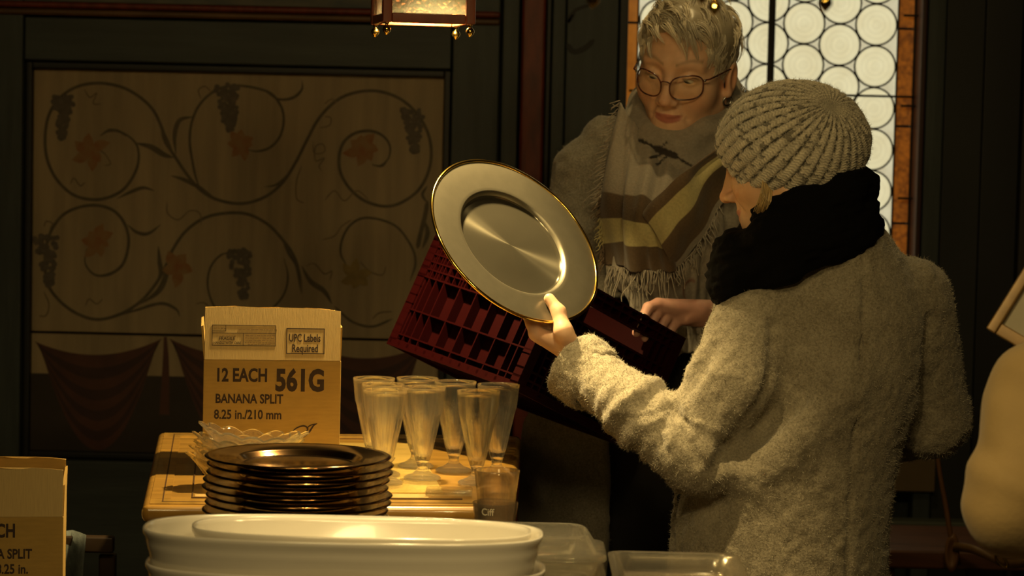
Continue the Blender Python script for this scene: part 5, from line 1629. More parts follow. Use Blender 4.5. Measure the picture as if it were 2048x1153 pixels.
obj('scarf', npmesh('scarf', Vk, Qk), mat('black_wool_scarf', (.0022, .002, .0019), .95, bump=.3, bump_scale=250, spec=.1), p1)
# =================================================================== WOMAN WITH GLASSES
p2 = empty('person', (P(1300, 900, 4.88).x, 4.9, 0))
tag(p2, 'woman with short grey-blond hair, glasses and striped scarf, holding the red crate', 'person')
R2 = Matrix.Rotation(math.radians(156), 3, 'Z') @ Matrix.Rotation(math.radians(-16), 3, 'X') @ Matrix.Rotation(math.radians(-7), 3, 'Y')
S_H = 1.06
Vl2, Vh2, Qh2, Ch2, T2 = build_head(R2, (1326, 206), 4.64, S_H, wide=1.06, base=(.80, .50, .31), slit=.0042, slit_z=-.0035, brow=(.26, .15, .07), brow_dark=.55, lips=(.46, .13, .10))
eyes(p2, R2, T2, S_H, (.22, .85, -.55))
H2 = L2W(R2, T2, S_H)
# left hand gripping the crate over its rim
def onw(px, py, off): return onplane(px, py, CV, ea) + ea * off
wr2 = P(1446, 630, 4.575)
mc2 = [onw(1338 + 14 * i, 616 + 10 * i, .030 + .002 * i) for i in range(4)]
pip2 = [onw(1316 + 17 * i, 622 + 11 * i, .026) for i in range(4)]
dip2 = [onw(1300 + 18 * i, 650 + 10 * i, .0245) for i in range(4)]
tip2 = [onw(1290 + 18 * i, 672 + 10 * i, .0235) for i in range(4)]
def hand2(p):
    d = rc(p, wr2 + Vector((.05, .02, -.005)), wr2, .024, .022)
    for i in range(4):
        d = smin(d, rc(p, wr2 + Vector((0, 0, -.006 * (i - 1.5))), mc2[i], .0170, .0115), .012)
        d = smin(d, chain(p, [mc2[i], pip2[i], dip2[i], tip2[i]], [.0112, .0100, .0090, .0078], .004), .004)
    d = smin(d, chain(p, [wr2 + (mc2[0] - wr2) * .35, onw(1380, 640, .012), onw(1352, 650, .052)], [.015, .011, .009], .006), .010)
    for i in range(3):
        mid = (mc2[i] + mc2[i + 1]) / 2
    return d
pp_ = np.array([tuple(x) for x in mc2 + pip2 + dip2 + tip2 + [wr2 + Vector((.05, .02, -.005))]])
Vg, Qg = surf(hand2, pp_.min(0) - .03, pp_.max(0) + .03, .0019)
Cg = skin_col(Vg, (.62, .34, .26), 3)
# right hand flat under the far side of the crate (out of sight)
wrr = P(985, 660, 4.74)
def hand3(p):
    d = rc(p, wrr + Vector((.06, .03, .01)), wrr, .024, .021)
    for i in range(4):
        m_ = wrr + Vector((-.075, -.01 + .006 * i, -.012 * i + .01)); tp = m_ + Vector((-.05, -.012, -.012))
        d = smin(d, rc(p, wrr, m_, .018, .011), .01); d = smin(d, chain(p, [m_, m_ + Vector((-.028, 0, -.004)), tp], [.011, .0095, .008], .004), .004)
    d = smin(d, chain(p, [wrr, wrr + Vector((-.04, -.012, .03)), wrr + Vector((-.065, -.018, .04))], [.015, .011, .009], .006), .01)
    return d
Vg3, Qg3 = surf(hand3, np.array(wrr) - (.18, .08, .11), np.array(wrr) + (.11, .1, .1), .003)

# coat -----------------------------------------------------------------------------------------
YB = 4.88
rows = [(225, 1310, 1420), (255, 1235, 1490), (290, 1165, 1545), (340, 1140, 1560), (420, 1135, 1560), (520, 1130, 1555), (640, 1110, 1530), (760, 1075, 1510), (880, 1046, 1500), (1000, 1042, 1500), (1120, 1040, 1500), (1400, 1030, 1510)]
rys = [.06, .09, .11, .12, .128, .13, .132, .14, .15, .155, .16, .165]
L2_ = pxloft(rows, YB, rys)
sh2r, el2r = P(1172, 345, 4.86), P(1142, 590, 4.86)
sh2l, el2l = P(1530, 345, 4.86), P(1600, 600, 4.80)
xcut = P(1216, 950, 4.75).x
def coat2(p):
    d = loft(p, *L2_)
    d = smin(d, rc(p, P(1215, 285, 4.86), P(1480, 290, 4.86), .055, .055), .03)
    aR = chain(p, [sh2r, P(1150, 470, 4.84), el2r, P(1010, 655, 4.80)], [.068, .062, .060, .048], .02)
    aL = chain(p, [sh2l, el2l, P(1462, 628, 4.60)], [.068, .060, .046], .02)
    d = smin(d, aR, .02); d = smin(d, aL, .02)
    # opening of the coat below the chest
    zc_ = P(1200, 600, 4.75).z
    cut = np.maximum(np.maximum(xcut + .0 - p[:, 0], p[:, 0] - (xcut + .17)), np.maximum(p[:, 1] - 4.93, p[:, 2] - zc_))
    d = smax(d, -cut, .010)
    return d
Vo, Qo = surf(coat2, (P(990, 600, 4.88).x - .05, 4.50, .52), (P(1640, 600, 4.88).x + .03, 5.10, 1.52), .005)
No = vnormals(Vo, Qo)
Vo = Vo + No * (.0025 * vnoise(Vo, 60, 11) + .006 * vnoise(Vo * np.array([1, 1, .35]), 14, 12))[:, None]
obj('coat', npmesh('coat', Vo, Qo), wool('grey_wool_coat', (.27, .245, .19), (.15, .13, .095)), p2)
fibres('wool_fibre', mat('wool_fibre_grey', (.36, .33, .27), .9), p2, Vo, Qo, 26000, .005, .00025, 13)
# black dress beneath
def dress(p): return loft(p, L2_[0], L2_[1] + .01, L2_[2] + .006, L2_[3] * .82, L2_[4] * .80)
Vd, Qd = surf(dress, (P(1050, 600, 4.88).x - .05, 4.65, .42), (P(1520, 600, 4.88).x + .05, 5.12, 1.42), .008)
Vd = Vd + vnormals(Vd, Qd) * (.008 * vnoise(Vd * np.array([1, 1, .15]), 30, 21))[:, None]
obj('dress', npmesh('dress', Vd, Qd), M_BLACKCLOTH, p2)
def arm2(p): return smin(chain(p, [sh2r, el2r, wrr], [.045, .04, .024], .02), chain(p, [sh2l, el2l, wr2 + Vector((.05, .02, 0))], [.045, .04, .024], .02), .01)
Vq, Qq = surf(arm2, (wrr.x - .05, 4.5, .95), (el2l.x + .06, 5.0, 1.45), .008)
def tors2(p): return smin(loft(p, L2_[0], L2_[1], L2_[2], L2_[3] * .66, L2_[4] * .66), rc(p, H2((0, -.03, -.12)), P(1365, 330, 4.88), .05, .08), .04)
Vw_, Qw_ = surf(tors2, (P(1100, 600, 4.88).x, 4.7, .8), (P(1520, 600, 4.88).x, 5.05, 1.5), .012)
V_, Q_, C_ = merge([(Vh2, Qh2, Ch2), (Vg, Qg, Cg), (Vg3, Qg3, skin_col(Vg3, SKIN_A)), (Vq, Qq, skin_col(Vq, SKIN_A)), (Vw_, Qw_, skin_col(Vw_, SKIN_A))])
obj('body', npmesh('body', V_, Q_, True, C_), M_SKIN, p2)
legs_and_shoes(p2, P(1290, 1100, 4.88).x, 4.90, .52, .085, M_BLACKCLOTH, M_SHOE, (-.3, -.95))
# ring on the finger seen through the hand slot
M_STEEL = mat('dark_steel', (.35, .33, .30), .18, metallic=1)
rc_ = (dip2[0] * .62 + pip2[0] * .38); rd = (tip2[0] - pip2[0]).normalized()
ra = rd.cross(Vector((0, 1, 0))).normalized(); rb_ = rd.cross(ra)
tube('ring', M_STEEL, p2, [rc_ + ra * .0112 * math.cos(t) + rb_ * .0112 * math.sin(t) for t in np.linspace(0, 2 * np.pi, 24, endpoint=False)], .0034, 8, True)
# black bracelet / cuff edge at the wrist
wd = (wr2 - mc2[1]).normalized(); wa = wd.cross(Vector((0, 0, 1))).normalized(); wb = wd.cross(wa)
tube('bracelet', M_SHOE, p2, [wr2 - wd * .012 + wa * .0265 * math.cos(t) + wb * .0265 * math.sin(t) for t in np.linspace(0, 2 * np.pi, 32, endpoint=False)], .004, 8, True)

# hair -----------------------------------------------------------------------------------------
rn = np.random.default_rng(12)
Cc = np.array((0, -.012, .035)); Cr = np.array((.0745, .094, .082))
def skull_r(q): return np.linalg.norm((q - Cc) / Cr, axis=-1)
def hairline(q):
    """True where hair grows (head space, unit scale)"""
    x, y, z = q[..., 0], q[..., 1], q[..., 2]
    front = np.interp(y, [-.11, -.06, -.02, .015, .04, .07, .09], [-.075, -.060, -.020, .000, .035, .078, .088])
    return z > front
def cap_f(p):
    d = ell(p, Cc, Cr + .0115)
    x, y, z = p[:, 0], p[:, 1], p[:, 2]
    front = np.interp(y, [-.12, -.06, -.02, .015, .04, .07, .09], [-.080, -.062, -.022, .004, .040, .082, .092])
    d = smax(d, front - z, .012)
    return d
Vcap, Qcap = surf(cap_f, (-.11, -.13, -.11), (.11, .11, .14), .003)
Vcap = Vcap + vnormals(Vcap, Qcap) * (.003 * vnoise(Vcap * np.array([1, 1, .5]), 60, 31))[:, None]
Rn2 = np.array(R2)
toW = lambda v: (v * S_H) @ Rn2.T + np.array(T2)
parts = [(toW(Vcap), Qcap, np.tile(A3((.34, .29, .20)), (len(Vcap), 1)))]
paths = []; rads = []; cols = []
nclump = 0
while nclump < 330:
    dv = rn.normal(0, 1, 3); dv /= np.linalg.norm(dv)
    q0 = Cc + dv * Cr * 1.02
    if not hairline(q0): continue
    nclump += 1
    n0 = dv / Cr; n0 /= np.linalg.norm(n0)
    x, y, z = q0
    # combing direction: from a crown behind the top, forward and towards her left (-x) over the top, down at the sides and back
    top = np.clip((z - .05) / .05, 0, 1)
    flow = np.array([-.75 * top + .10 * np.sign(x) * (1 - top), .65 * top + .22 * (1 - top) * (1 if y > -.02 else -.5), -.15 * top - .75 * (1 - top)])
    if y > .05: flow = flow + np.array([-.55, .05, -.05])
    flow += rn.normal(0, .28, 3)
    flow -= n0 * (flow @ n0); flow /= np.linalg.norm(flow) + 1e-6
    Ltot = rn.uniform(.045, .075) if top > .3 else rn.uniform(.030, .050)
    lift = rn.uniform(.35, 1.05) if top > .3 else rn.uniform(.15, .5)
    base_c = A3((.66, .58, .43)) * rn.uniform(.62, 1.25); 
    ncl = 15; ns = 10
    wave = rn.uniform(0, 6.28); wamp = rn.uniform(.0, .0035)
    d0 = flow + n0 * lift; d0 /= np.linalg.norm(d0)
    # guide
    gp = [q0.copy()]; d = d0.copy()
    for s in range(ns - 1):
        q = gp[-1] + d * Ltot / (ns - 1)
        k = skull_r(q)
        lim = 1.13 + .03 * math.sin(wave)
        if k < lim: q = Cc + (q - Cc) * (lim / max(k, 1e-3)) ** (.6 if s > 1 else .25)
        gp.append(q)
        nn = (q - Cc) / Cr ** 2; nn /= np.linalg.norm(nn)
        d = d - nn * .20 + np.array([0, 0, -.05]); d = d + np.cross(nn, d) * .10 * math.sin(wave + s * .9); d /= np.linalg.norm(d)
    gp = np.array(gp)
    side = np.cross(d0, n0); side /= np.linalg.norm(side) + 1e-9
    u = np.linspace(0, 1, ns)[:, None]
    for j in range(ncl):
        a, b = rn.normal(0, .0042), rn.normal(0, .0024)
        pth = gp + (side * a + n0 * b) * (1 - .62 * u) + side * wamp * np.sin(u * 5 + wave)
        pth = pth[: rn.integers(7, ns + 1)]
        paths.append(toW(pth)); rads.append(np.linspace(.00095, .00032, len(pth)))
        cols.append(np.tile(np.clip(base_c * rn.uniform(.85, 1.15), 0, 1), (len(pth) * 4, 1)))
Vs, Qs = tube_arrays(paths, rads, 4)
V_, Q_, C_ = merge(parts + [(Vs, Qs, np.concatenate(cols))])
tag(obj('hair', npmesh('hair', V_, Q_, True, C_), M_HAIR, p2), kind='stuff')

# glasses --------------------------------------------------------------------------------------
M_FRAME = mat('tortoiseshell_dark_red', (.14, .035, .02), .2, color2=(.03, .01, .008), var_scale=80, coat=.4)
M_LENS = glass_mat('spectacle_lens', (.97, .97, .95), .93, ior=1.3)
gl = empty('glasses', H2((0, .10, -.006)), R2); set_parent(gl, p2)
def rim_pts(sx, n=48):
    out = []
    for i in range(n):
        t = 2 * math.pi * i / n
        c, s = math.cos(t), math.sin(t)
        ex = 2 / 2.7
        x = .0265 * math.copysign(abs(c) ** ex, c); z = .0215 * math.copysign(abs(s) ** ex, s)
        z += .0035 * (x / .0265) * (1 if z > 0 else .3) - .0015            # lifted outer upper corner
        xx = sx * (.0345 + x); yy = .1085 - .030 * (abs(xx) / .065) ** 2 + (.004 if z < 0 else 0) * 0
        out.append(Vector((xx, yy, -.0085 + z)))
    return out
for sx in (-1, 1):
    rp = rim_pts(sx)
    tube('rim', M_FRAME, gl, [H2(q) for q in rp], .00135 * S_H, 8, True)
    c_ = sum(rp, Vector()) / len(rp)
    V = [H2(c_)] + [H2(q) for q in rp]
    me = pymesh('lens', V, [(0, i + 1, (i + 1) % len(rp) + 1) for i in range(len(rp))], True)
    lo2 = obj('lens', me, M_LENS, gl); lo2.modifiers.new('solid', 'SOLIDIFY').thickness = .001
    tube('temple', M_FRAME, gl, [H2(q) for q in ((sx * .0625, .0830, .0035), (sx * .0705, .078, .005), (sx * .0775, .045, .006), (sx * .0830, .004, .006), (sx * .0830, -.012, .000), (sx * .0815, -.022, -.014))], .0016, 6)
    obj('hinge', lathe('hinge', [(0, -.002), (.0024, -.002), (.0024, .002), (0, .002)], 10), M_STEEL, gl, Matrix.Translation(H2((sx * .0640, .0835, .0035))) @ R2.to_4x4())
tube('bridge', M_FRAME, gl, [H2(q) for q in ((-.0090, .1080, -.0035), (-.004, .1105, -.0005), (.004, .1105, -.0005), (.0090, .1080, -.0035))], .0014, 8)
# earring on her left ear, stud at the nose
ec_ = H2((-.0815, .006, -.052))
tube('earring', M_STEEL, p2, [ec_ + Vector((.002 * math.sin(t), 0, 0)) + Vector((.0075 * math.cos(t), .003 * math.cos(t), .0095 * math.sin(t))) for t in np.linspace(0, 2 * np.pi, 24, endpoint=False)], .0022, 8, True)

# scarf ----------------------------------------------------------------------------------------
M_SCARF = mat('woven_scarf', (.3, .27, .22), .92, attr='Col', var=.16, var_scale=220, bump=.25, bump_scale=320, spec=.15, sheen=.2)
GREY = A3((.345, .30, .235)); GREY2 = A3((.41, .365, .30)); BROWN = A3((.115, .078, .045)); YELL = A3((.50, .43, .20))
nb = H2((0, -.032, -.150))
def cowl(p):
    q = (p - A3(nb)) @ Rn2.astype(np.float32)              # head axes: y forward, z up
    def rg_(h0, tilt, A_, B_, r_, ph_, cy_=0.0):
        a = np.arctan2((q[:, 1] - cy_) / B_, q[:, 0] / A_)
        hz = h0 - tilt * np.sin(a)
        dd = np.stack([q[:, 0] - A_ * np.cos(a), q[:, 1] - cy_ - B_ * np.sin(a), q[:, 2] - hz], 1)
        return np.linalg.norm(dd * A3((1, 1, .72)), axis=1) - r_ * (1 + .10 * np.sin(3 * a + ph_))
    d = rg_(.066, .030, .088, .112, .023, .5, .014)
    d = smin(d, rg_(.024, .045, .098, .116, .030, 2.0, .016), .010)
    d = smin(d, rg_(-.026, .060, .106, .114, .034, 3.6, .018), .012)
    return d
Vs2, Qs2 = surf(cowl, np.array(nb) - (.20, .20, .19), np.array(nb) + (.20, .20, .16), .0038)
Ns2 = vnormals(Vs2, Qs2)
q_ = (Vs2 - np.array(nb)) @ Rn2
a_ = np.arctan2(q_[:, 1], q_[:, 0])
Vs2 = Vs2 + Ns2 * (.0045 * np.sin(a_ * 4 + q_[:, 2] * 75 + 1.5 * vnoise(q_, 12, 43)) + .005 * vnoise(q_ * np.array([.7, .7, 2.2]), 26, 41))[:, None]
# dark bird printed on the front of the wrap: traced in picture coordinates of the cloth as worn
def to_px(V):
    q = (V - np.array((0, 0, CAM_Z))) @ np.array(CAMR)
    return np.stack([1024 + F_PX * q[:, 0] / -q[:, 2], 576.5 - F_PX * q[:, 1] / -q[:, 2]], 1)
def seg_d(PX, a, b):
    a = np.array(a, float); b = np.array(b, float); d = b - a
    t = np.clip(((PX - a) @ d) / (d @ d), 0, 1); return np.linalg.norm(PX - a - t[:, None] * d, axis=1)
def bird(PX, col):
    m_ = np.zeros(len(PX))
    for a, b, w in (((1280, 280), (1318, 300), 3), ((1315, 299), (1348, 311), 6.5), ((1348, 311), (1395, 340), 2), ((1325, 306), (1300, 321), 2.5), ((1336, 311), (1313, 330), 2), ((1322, 298), (1333, 284), 1.2)):
        m_ = np.maximum(m_, np.clip(w + .8 - seg_d(PX, a, b), 0, 1))
    return col * (1 - m_[:, None]) + A3((.045, .038, .032)) * m_[:, None]
pxc = to_px(Vs2)
cc2 = np.tile(GREY, (len(Vs2), 1)) * (1 + .1 * vnoise(Vs2, 120, 6)[:, None])
cc2 = np.where((Ns2[:, 1] < .2)[:, None], bird(pxc, cc2), cc2)
obj('scarf_wrap', npmesh('scarf_wrap', Vs2, Qs2, True, cc2), M_SCARF, p2)
# left hanging panel with horizontal stripes
gridL = [[(1240, 205, 4.72), (1268, 245, 4.71), (1308, 285, 4.70), (1352, 296, 4.70), (1392, 300, 4.70)],
         [(1217, 295, 4.71), (1255, 318, 4.675), (1300, 338, 4.655), (1348, 350, 4.645), (1390, 350, 4.65)],
         [(1203, 380, 4.71), (1245, 388, 4.63), (1290, 398, 4.59), (1330, 405, 4.585), (1362, 392, 4.61)],
         [(1200, 437, 4.71), (1242, 437, 4.62), (1285, 446, 4.575), (1318, 452, 4.565), (1335, 440, 4.595)],
         [(1207, 487, 4.71), (1246, 484, 4.625), (1290, 490, 4.58), (1325, 494, 4.565), (1345, 488, 4.585)],
         [(1208, 530, 4.715), (1252, 534, 4.635), (1296, 540, 4.60), (1332, 538, 4.585), (1352, 530, 4.60)]]
def colL(u, v, PX):
    s = u * 5
    c = np.tile(GREY, (len(u), 1)) * (1 + .05 * np.sin(v * 30)[:, None])
    c[s > 2.05] = BROWN; c[s > 3.0] = YELL; c[s > 4.0] = BROWN * 1.05
    return bird(PX, c)
oL, VL, QL = sheet(gridL, 110, 90, colL, lambda u, v, PX: .007 * np.sin(v * 14 + u * 2.5) * np.clip(u * 2, 0, 1) + .003 * np.sin(v * 31 - u * 4) + .009 * np.clip((v - .27 + .06 * u) / .05, 0, 1) * np.clip(u * 3, 0, 1) - .006 * np.exp(-((v - .62 + .12 * u) / .05) ** 2), .004, 'scarf_panel', M_SCARF, p2)
# right panel rising to her shoulder with slanting stripes
gridR = [[(1284, 428, 4.568), (1324, 384, 4.545), (1370, 345, 4.545), (1425, 305, 4.59), (1470, 262, 4.66)],
         [(1297, 447, 4.552), (1335, 405, 4.532), (1378, 366, 4.538), (1420, 324, 4.585), (1475, 285, 4.65)],
         [(1322, 491, 4.542), (1352, 452, 4.53), (1386, 408, 4.545), (1424, 346, 4.58), (1480, 310, 4.65)],
         [(1338, 522, 4.56), (1372, 482, 4.555), (1402, 436, 4.56), (1440, 372, 4.59), (1492, 340, 4.65)],
         [(1340, 545, 4.585), (1384, 505, 4.58), (1418, 452, 4.585), (1452, 398, 4.60), (1500, 360, 4.66)]]
def colR(u, v, PX):
    s = u * 4; c = np.tile(BROWN * 1.25, (len(u), 1))
    c[s > 1.0] = YELL; c[s > 2.0] = BROWN * 1.2; c[s > 3.6] = GREY2 * .8
    return c
oR, VR, QR = sheet(gridR, 80, 90, colR, lambda u, v, PX: .003 * np.sin(u * 12 + v * 3) + .003 * np.sin(v * 17), .004, 'scarf_panel', M_SCARF, p2)
# paler crumpled tail below and behind
gridT = [[(1225, 505, 4.70), (1290, 525, 4.64), (1345, 500, 4.62), (1395, 450, 4.62), (1432, 385, 4.63), (1475, 340, 4.68)],
         [(1235, 545, 4.70), (1292, 560, 4.64), (1350, 545, 4.62), (1405, 510, 4.615), (1445, 455, 4.63), (1490, 420, 4.68)],
         [(1245, 580, 4.71), (1300, 592, 4.655), (1352, 590, 4.64), (1402, 575, 4.635), (1448, 540, 4.65), (1495, 520, 4.69)],
         [(1262, 625, 4.72), (1310, 632, 4.67), (1356, 640, 4.66), (1402, 625, 4.66), (1445, 605, 4.67), (1490, 600, 4.70)],
         [(1275, 700, 4.73), (1316, 710, 4.69), (1358, 712, 4.68), (1402, 700, 4.68), (1445, 690, 4.69), (1485, 690, 4.71)]]
def colT(u, v, PX):
    c = np.tile(GREY2, (len(u), 1)) * (1 + .12 * vnoise(np.stack([PX[:, 0], PX[:, 1], u], 1), .05, 3)[:, None])
    w_ = np.clip(1 - np.abs(np.linalg.norm((PX - np.array((1382, 583))) / np.array((15, 26)), axis=1) - 1) / .18, 0, 1) * (PX[:, 0] < 1388)
    return c * (1 - .8 * w_[:, None]) + A3((.22, .06, .035)) * .8 * w_[:, None]
oT, VT, QT = sheet(gridT, 110, 130, colT, lambda u, v, PX: .010 * np.sin(v * 26 + 1.2 * np.sin(u * 5)) + .004 * vnoise(np.stack([PX[:, 0], PX[:, 1], u * 0], 1), .06, 5) + .004 * np.sin(v * 55 + u * 6), .003, 'scarf_tail', M_SCARF, p2)
# fringes: twisted threads
def fringe(edge, n, length, dirpx, depth_push, col, seed, wig=1.0):
    rnf = np.random.default_rng(seed); E_ = spline(edge, 200); ps = []; rs = []
    for k_ in range(n):
        i = int((k_ + rnf.uniform(0, .8)) / n * 199); b = E_[min(i, 199)]
        L_ = length * rnf.uniform(.6, 1.25); d = np.array(dirpx) + rnf.normal(0, .28, 2)
        pts = [P(b[0], b[1], b[2]), P(b[0] + d[0] * L_ * .4 + rnf.normal(0, 1.5 * wig), b[1] + d[1] * L_ * .35, b[2] - depth_push), P(b[0] + d[0] * L_ * .8 + rnf.normal(0, 2.5 * wig), b[1] + d[1] * L_ * .75, b[2] - depth_push), P(b[0] + d[0] * L_ * .9 + rnf.normal(0, 3 * wig), b[1] + d[1] * L_, b[2] - depth_push * .5)]
        ps.append(spline(pts, 10)); rs.append(np.linspace(.0011, .0007, 10))
    V, Q = tube_arrays(ps, rs, 5)
    o = obj('fringe', npmesh('fringe', V, Q, True, np.tile(A3(col), (len(V), 1))), M_SCARF, p2); o['kind'] = 'stuff'
fringe([(1240, 200, 4.70), (1218, 290, 4.70), (1204, 375, 4.70), (1201, 400, 4.70)], 60, 26, (-.75, .55), .006, GREY * 1.15, 1)
fringe([(1202, 378, 4.70), (1200, 437, 4.70)], 16, 20, (-.6, .8), .006, BROWN * 1.4, 2)
fringe([(1200, 437, 4.70), (1206, 487, 4.70)], 18, 20, (-.45, .75), .006, YELL, 3)
fringe([(1207, 489, 4.70), (1208, 530, 4.70)], 14, 20, (-.4, .8), .006, BROWN * 1.4, 4)
fringe([(1212, 532, 4.70), (1252, 536, 4.63), (1296, 541, 4.595), (1340, 538, 4.58)], 60, 52, (.05, 1), .003, GREY * .85, 5)
fringe([(1345, 545, 4.585), (1384, 506, 4.575), (1418, 453, 4.58), (1440, 405, 4.595)], 46, 30, (.1, .9), .006, GREY2, 6)
fringe([(1480, 165, 4.80), (1500, 190, 4.80), (1510, 215, 4.8)], 20, 22, (.3, .6), .004, GREY2 * 1.1, 7)
# =================================================================== THIRD PERSON AT THE RIGHT EDGE
p3 = empty('person', (P(2230, 900, 3.25).x, 3.25, 0))
tag(p3, 'person in a cream coat cut off by the right edge, arm raised to a frame', 'person')
Y3 = 3.2
s3, e3_, h3_ = P(2085, 790, Y3 + .02), P(2046, 992, Y3 - .02), P(2190, 760, Y3 + .16)
rows3 = [(560, 2200, 2330), (620, 2140, 2430), (720, 2110, 2470), (900, 2120, 2470), (1100, 2110, 2490), (1500, 2080, 2520)]
L3 = pxloft(rows3, Y3 + .03, [.05, .10, .12, .13, .14, .16])
def coat3(p):
    d = loft(p, *L3)
    a = chain(p, [s3, e3_], [.074, .0765], .02)
    a = smin(a, chain(p, [e3_, h3_], [.073, .05], .02), .02)
    d = smin(d, a, .03)
    d = smin(d, chain(p, [P(2440, 700, Y3 + .03), P(2500, 1000, Y3 + .03), P(2330, 830, Y3 - .2)], [.075, .065, .05], .02), .03)
    return d
V3, Q3 = surf(coat3, (P(1900, 900, Y3).x, 2.90, .45), (P(2620, 900, Y3).x, 3.52, 1.35), .007)
N3 = vnormals(V3, Q3)
V3 = V3 + N3 * (.007 * vnoise(V3 * np.array([1, 1, .6]), 20, 51) + .0025 * np.sin(V3[:, 2] * 95 + V3[:, 0] * 60 + 2.5 * vnoise(V3, 9, 52)) * np.exp(-((V3[:, 2] - e3_.z - .03) / .07) ** 2) + .003 * np.sin(V3[:, 2] * 70 + V3[:, 0] * 40) * np.exp(-((V3[:, 2] - s3.z + .02) / .05) ** 2))[:, None]
obj('coat', npmesh('coat', V3, Q3), mat('cream_coat_cloth', (.42, .29, .115), .8, var=.12, var_scale=12, bump=.15, bump_scale=150, sheen=.2), p3)
R3 = Matrix.Rotation(math.radians(20), 3, 'Z') @ Matrix.Rotation(math.radians(-12), 3, 'X')
Vl3, Vh3, Qh3, Ch3, T3 = build_head(R3, (2240, 405), Y3 + .17, 1.0)
eyes(p3, R3, T3, 1.0, (0, .9, -.3))
def hand_3(p):
    d = rc(p, h3_, h3_ + Vector((.0, .05, .03)), .024, .022)
    for i in range(4):
        m_ = h3_ + Vector((-.018 + .004 * i, .095, .055 - .017 * i)); d = smin(d, rc(p, h3_ + Vector((0, .05, .03)), m_, .018, .011), .01)
        d = smin(d, chain(p, [m_, m_ + Vector((-.02, .02, .0)), m_ + Vector((-.04, .015, 0))], [.011, .0095, .008], .004), .004)
    d = smin(d, chain(p, [h3_ + Vector((0, .05, .03)), h3_ + Vector((-.03, .065, .065)), h3_ + Vector((-.05, .07, .06))], [.014, .011, .009], .006), .01)
    return d
Vz, Qz = surf(hand_3, np.array(h3_) - (.11, .06, .08), np.array(h3_) + (.08, .17, .15), .003)
def tors3(p): return smin(loft(p, L3[0], L3[1], L3[2], L3[3] * .7, L3[4] * .7), rc(p, T3 + R3 @ Vector((0, -.03, -.12)), P(2270, 640, Y3 + .03), .05, .07), .04)
Vy, Qy = surf(tors3, (L3[1].min() - .3, 2.95, .6), (L3[1].max() + .3, 3.5, T3.z), .012)
V_, Q_, C_ = merge([(Vh3, Qh3, Ch3), (Vz, Qz, skin_col(Vz, SKIN_B)), (Vy, Qy, skin_col(Vy, SKIN_B))])
obj('body', npmesh('body', V_, Q_, True, C_), M_SKIN, p3)
def cap3(p):
    d = ell(p, Cc, Cr + .014); x, y, z = p[:, 0], p[:, 1], p[:, 2]
    fr_ = np.interp(y, [-.12, -.02, .04, .08], [-.12, -.09, .03, .085])
    return smax(d, fr_ - z, .012)
Vp, Qp = surf(cap3, (-.12, -.14, -.14), (.12, .12, .15), .005)
Vp = Vp + vnormals(Vp, Qp) * (.004 * vnoise(Vp * np.array([1, 1, .3]), 90, 61))[:, None]
Vp = Vp @ np.array(R3).T + np.array(T3)
obj('hair', npmesh('hair', Vp, Qp, True, np.tile(A3((.07, .045, .025)), (len(Vp), 1))), M_HAIR, p3)
legs_and_shoes(p3, P(2300, 1000, Y3).x, Y3 + .03, .52, .085, M_BLACKCLOTH, M_SHOE, (-.34, .94))
# framed picture in that person's hands
M_GFRAME = mat('gilt_wood_frame', (.26, .155, .045), .4, metallic=.2, var=.3, var_scale=40)
M_MAT = mat('pale_picture_mat', (.40, .36, .26), .8, var=.1, var_scale=20)
f0 = P(1975, 660, 3.38)
d1 = camvec(.52, .85, .05).normalized(); d2 = camvec(.76, -.52, .30); d2 = (d2 - d1 * d2.dot(d1)).normalized(); dn = d1.cross(d2)
if dn.y > 0: dn = -dn
Rf = Matrix((d1, d2, d1.cross(d2))).transposed()
pf = empty('picture_frame', f0); tag(pf, 'picture frame with gilt wooden moulding tilted at the right edge', 'frame')
FW, FH, fw = .30, .24, .014
def fpiece(name, m, a0, a1, b0, b1, n0, n1, parent=pf, bev=.002):
    c = f0 + d1 * (a0 + a1) / 2 + d2 * (b0 + b1) / 2 + dn * (n0 + n1) / 2
    return box(name, m, parent, c, (a1 - a0, b1 - b0, abs(n1 - n0)), Rf, bevel=bev)
fpiece('moulding', M_GFRAME, 0, FW, 0, fw, 0, .020); fpiece('moulding', M_GFRAME, 0, FW, FH - fw, FH, 0, .020)
fpiece('moulding', M_GFRAME, 0, fw * 1.2, fw + .0005, FH - fw - .0005, 0, .020); fpiece('moulding', M_GFRAME, FW - fw * 1.2, FW, fw + .0005, FH - fw - .0005, 0, .020)
fpiece('mat_board', M_MAT, fw * 1.2, FW - fw * 1.2, fw, FH - fw, .004, .008, bev=0)
fpiece('picture', mat('brown_print', (.16, .085, .03), .7, color2=(.32, .22, .1), var_scale=14), .075, FW - .06, .075, FH - .055, .0082, .0088, bev=0)
# =================================================================== DIM THINGS LOW AT THE RIGHT
slab('wall_panel', W(1700, 940)[0], W(1863, 940)[0], W(1830, 978)[1], W(1830, 880)[1], 5.94, 5.969, mat('dull_tan_panel', (.20, .135, .06), .7, var=.2, var_scale=10), wall_back, bevel=.004)
bz_ = P(1850, 1096, 5.25).z
bn = empty('bench', (P(1900, 1100, 5.3).x, 5.35, 0)); tag(bn, 'low red-brown wooden bench in the dark at lower right', 'bench')
box('seat', M_BENCH, bn, (P(1850, 1100, 5.35).x + .07, 5.38, bz_ - .02), (.42, .34, .04), bevel=.006)
for sx in (-1, 1):
    box('side', M_BENCH, bn, (P(1850, 1100, 5.35).x + .07 + sx * .17, 5.38, (bz_ - .041) / 2), (.035, .30, bz_ - .042), bevel=.004)
M_SPOON = mat('dark_spoon_wood', (.22, .10, .035), .45, var=.3, var_scale=30, stretch=(1, 1, .2))
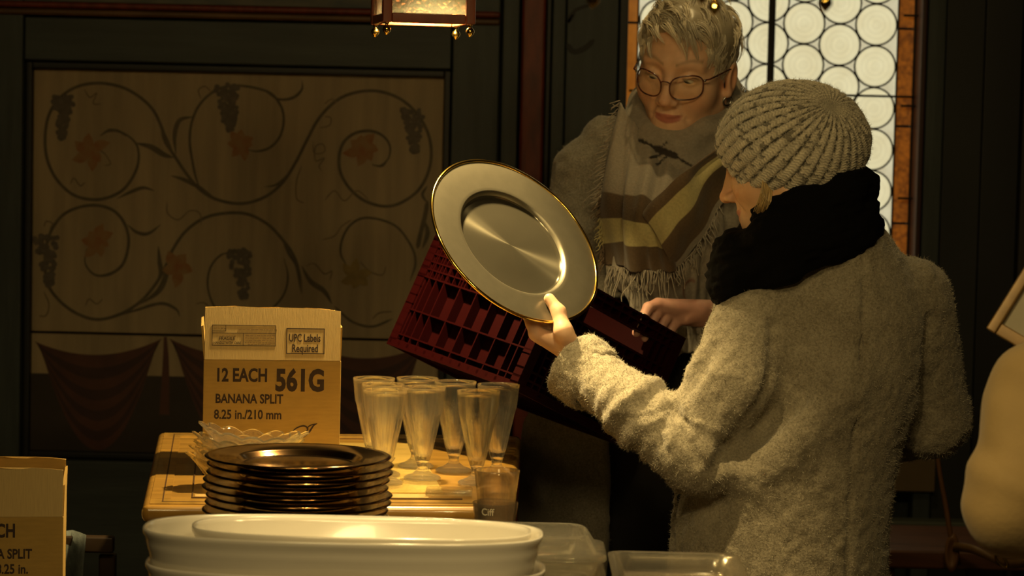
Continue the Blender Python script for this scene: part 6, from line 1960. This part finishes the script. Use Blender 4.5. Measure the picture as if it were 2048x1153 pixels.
sp_ = empty('wooden_spoon', P(1902, 1140, 5.16)); tag(sp_, 'dark wooden spoon hanging bowl-down beside the bench at lower right', 'spoon')
hpts = [P(1874, 900, 5.16), P(1880, 950, 5.16), (P(1891, 1010, 5.16)), P(1901, 1072, 5.16)]
tube('handle', M_SPOON, sp_, spline(hpts, 24), np.linspace(.0045, .0058, 24), 10)
Vb_, Qb_ = surf(lambda p: smax(ell(p, P(1904, 1106, 5.16), (.0155, .010, .042)), -ell(p, P(1904, 1108, 5.146), (.0125, .012, .036)), .003), np.array(P(1904, 1106, 5.16)) - (.03, .03, .055), np.array(P(1904, 1106, 5.16)) + (.03, .03, .055), .002)
obj('bowl', npmesh('bowl', Vb_, Qb_), M_SPOON, sp_)
tube('hook', M_IRON, sp_, [P(1874, 902, 5.16), P(1873, 882, 5.165), P(1876, 872, 5.185)], .002, 6)
# rail the spoon hangs from, hidden behind the woman's elbow
rl = tag(empty('utensil_rail', (P(1800, 868, 5.2).x, 5.25, 0)), 'thin dark utensil rail on a post behind the knitted-hat woman', 'rail')
a_, b_ = P(1660, 868, 5.20), P(1898, 868, 5.20)
tube('rod', M_IRON, rl, [a_, b_], .004, 8)
box('post', M_DARKW, rl, (a_.x, 5.20, a_.z / 2), (.03, .03, a_.z + .01), bevel=.003)
M_STRAP = mat('brown_leather_strap', (.20, .105, .03), .5, var=.3, var_scale=40)
bl2 = empty('leather_belt', P(1960, 1110, 5.1)); tag(bl2, 'brown leather strap with brass buckle sagging at lower right', 'strap')
spx = spline([P(1905, 1094, 5.16), P(1940, 1098, 5.12), P(1975, 1112, 5.10), P(2005, 1126, 5.10), P(2040, 1128, 5.12), P(2090, 1110, 5.16), P(2130, 1060, 5.2)], 60)
Vst = []; 
for q in spx:
    for (dy, dz) in ((-.003, -.009), (.003, -.009), (.003, .009), (-.003, .009)): Vst.append((q[0], q[1] + dy, q[2] + dz))
Fst = [(4 * i + j, 4 * i + (j + 1) % 4, 4 * i + 4 + (j + 1) % 4, 4 * i + 4 + j) for i in range(59) for j in range(4)]
obj('strap', pymesh('strap', Vst, Fst, True), M_STRAP, bl2)
bk = P(2003, 1122, 5.09)
tube('buckle', M_BRASS, bl2, [bk + Vector((.014 * math.cos(t) * .8 - .006 * math.sin(t), -.002, .013 * math.sin(t) - .004 * math.cos(t))) for t in np.linspace(0, 2 * np.pi, 20, endpoint=False)], .0028, 6, True)
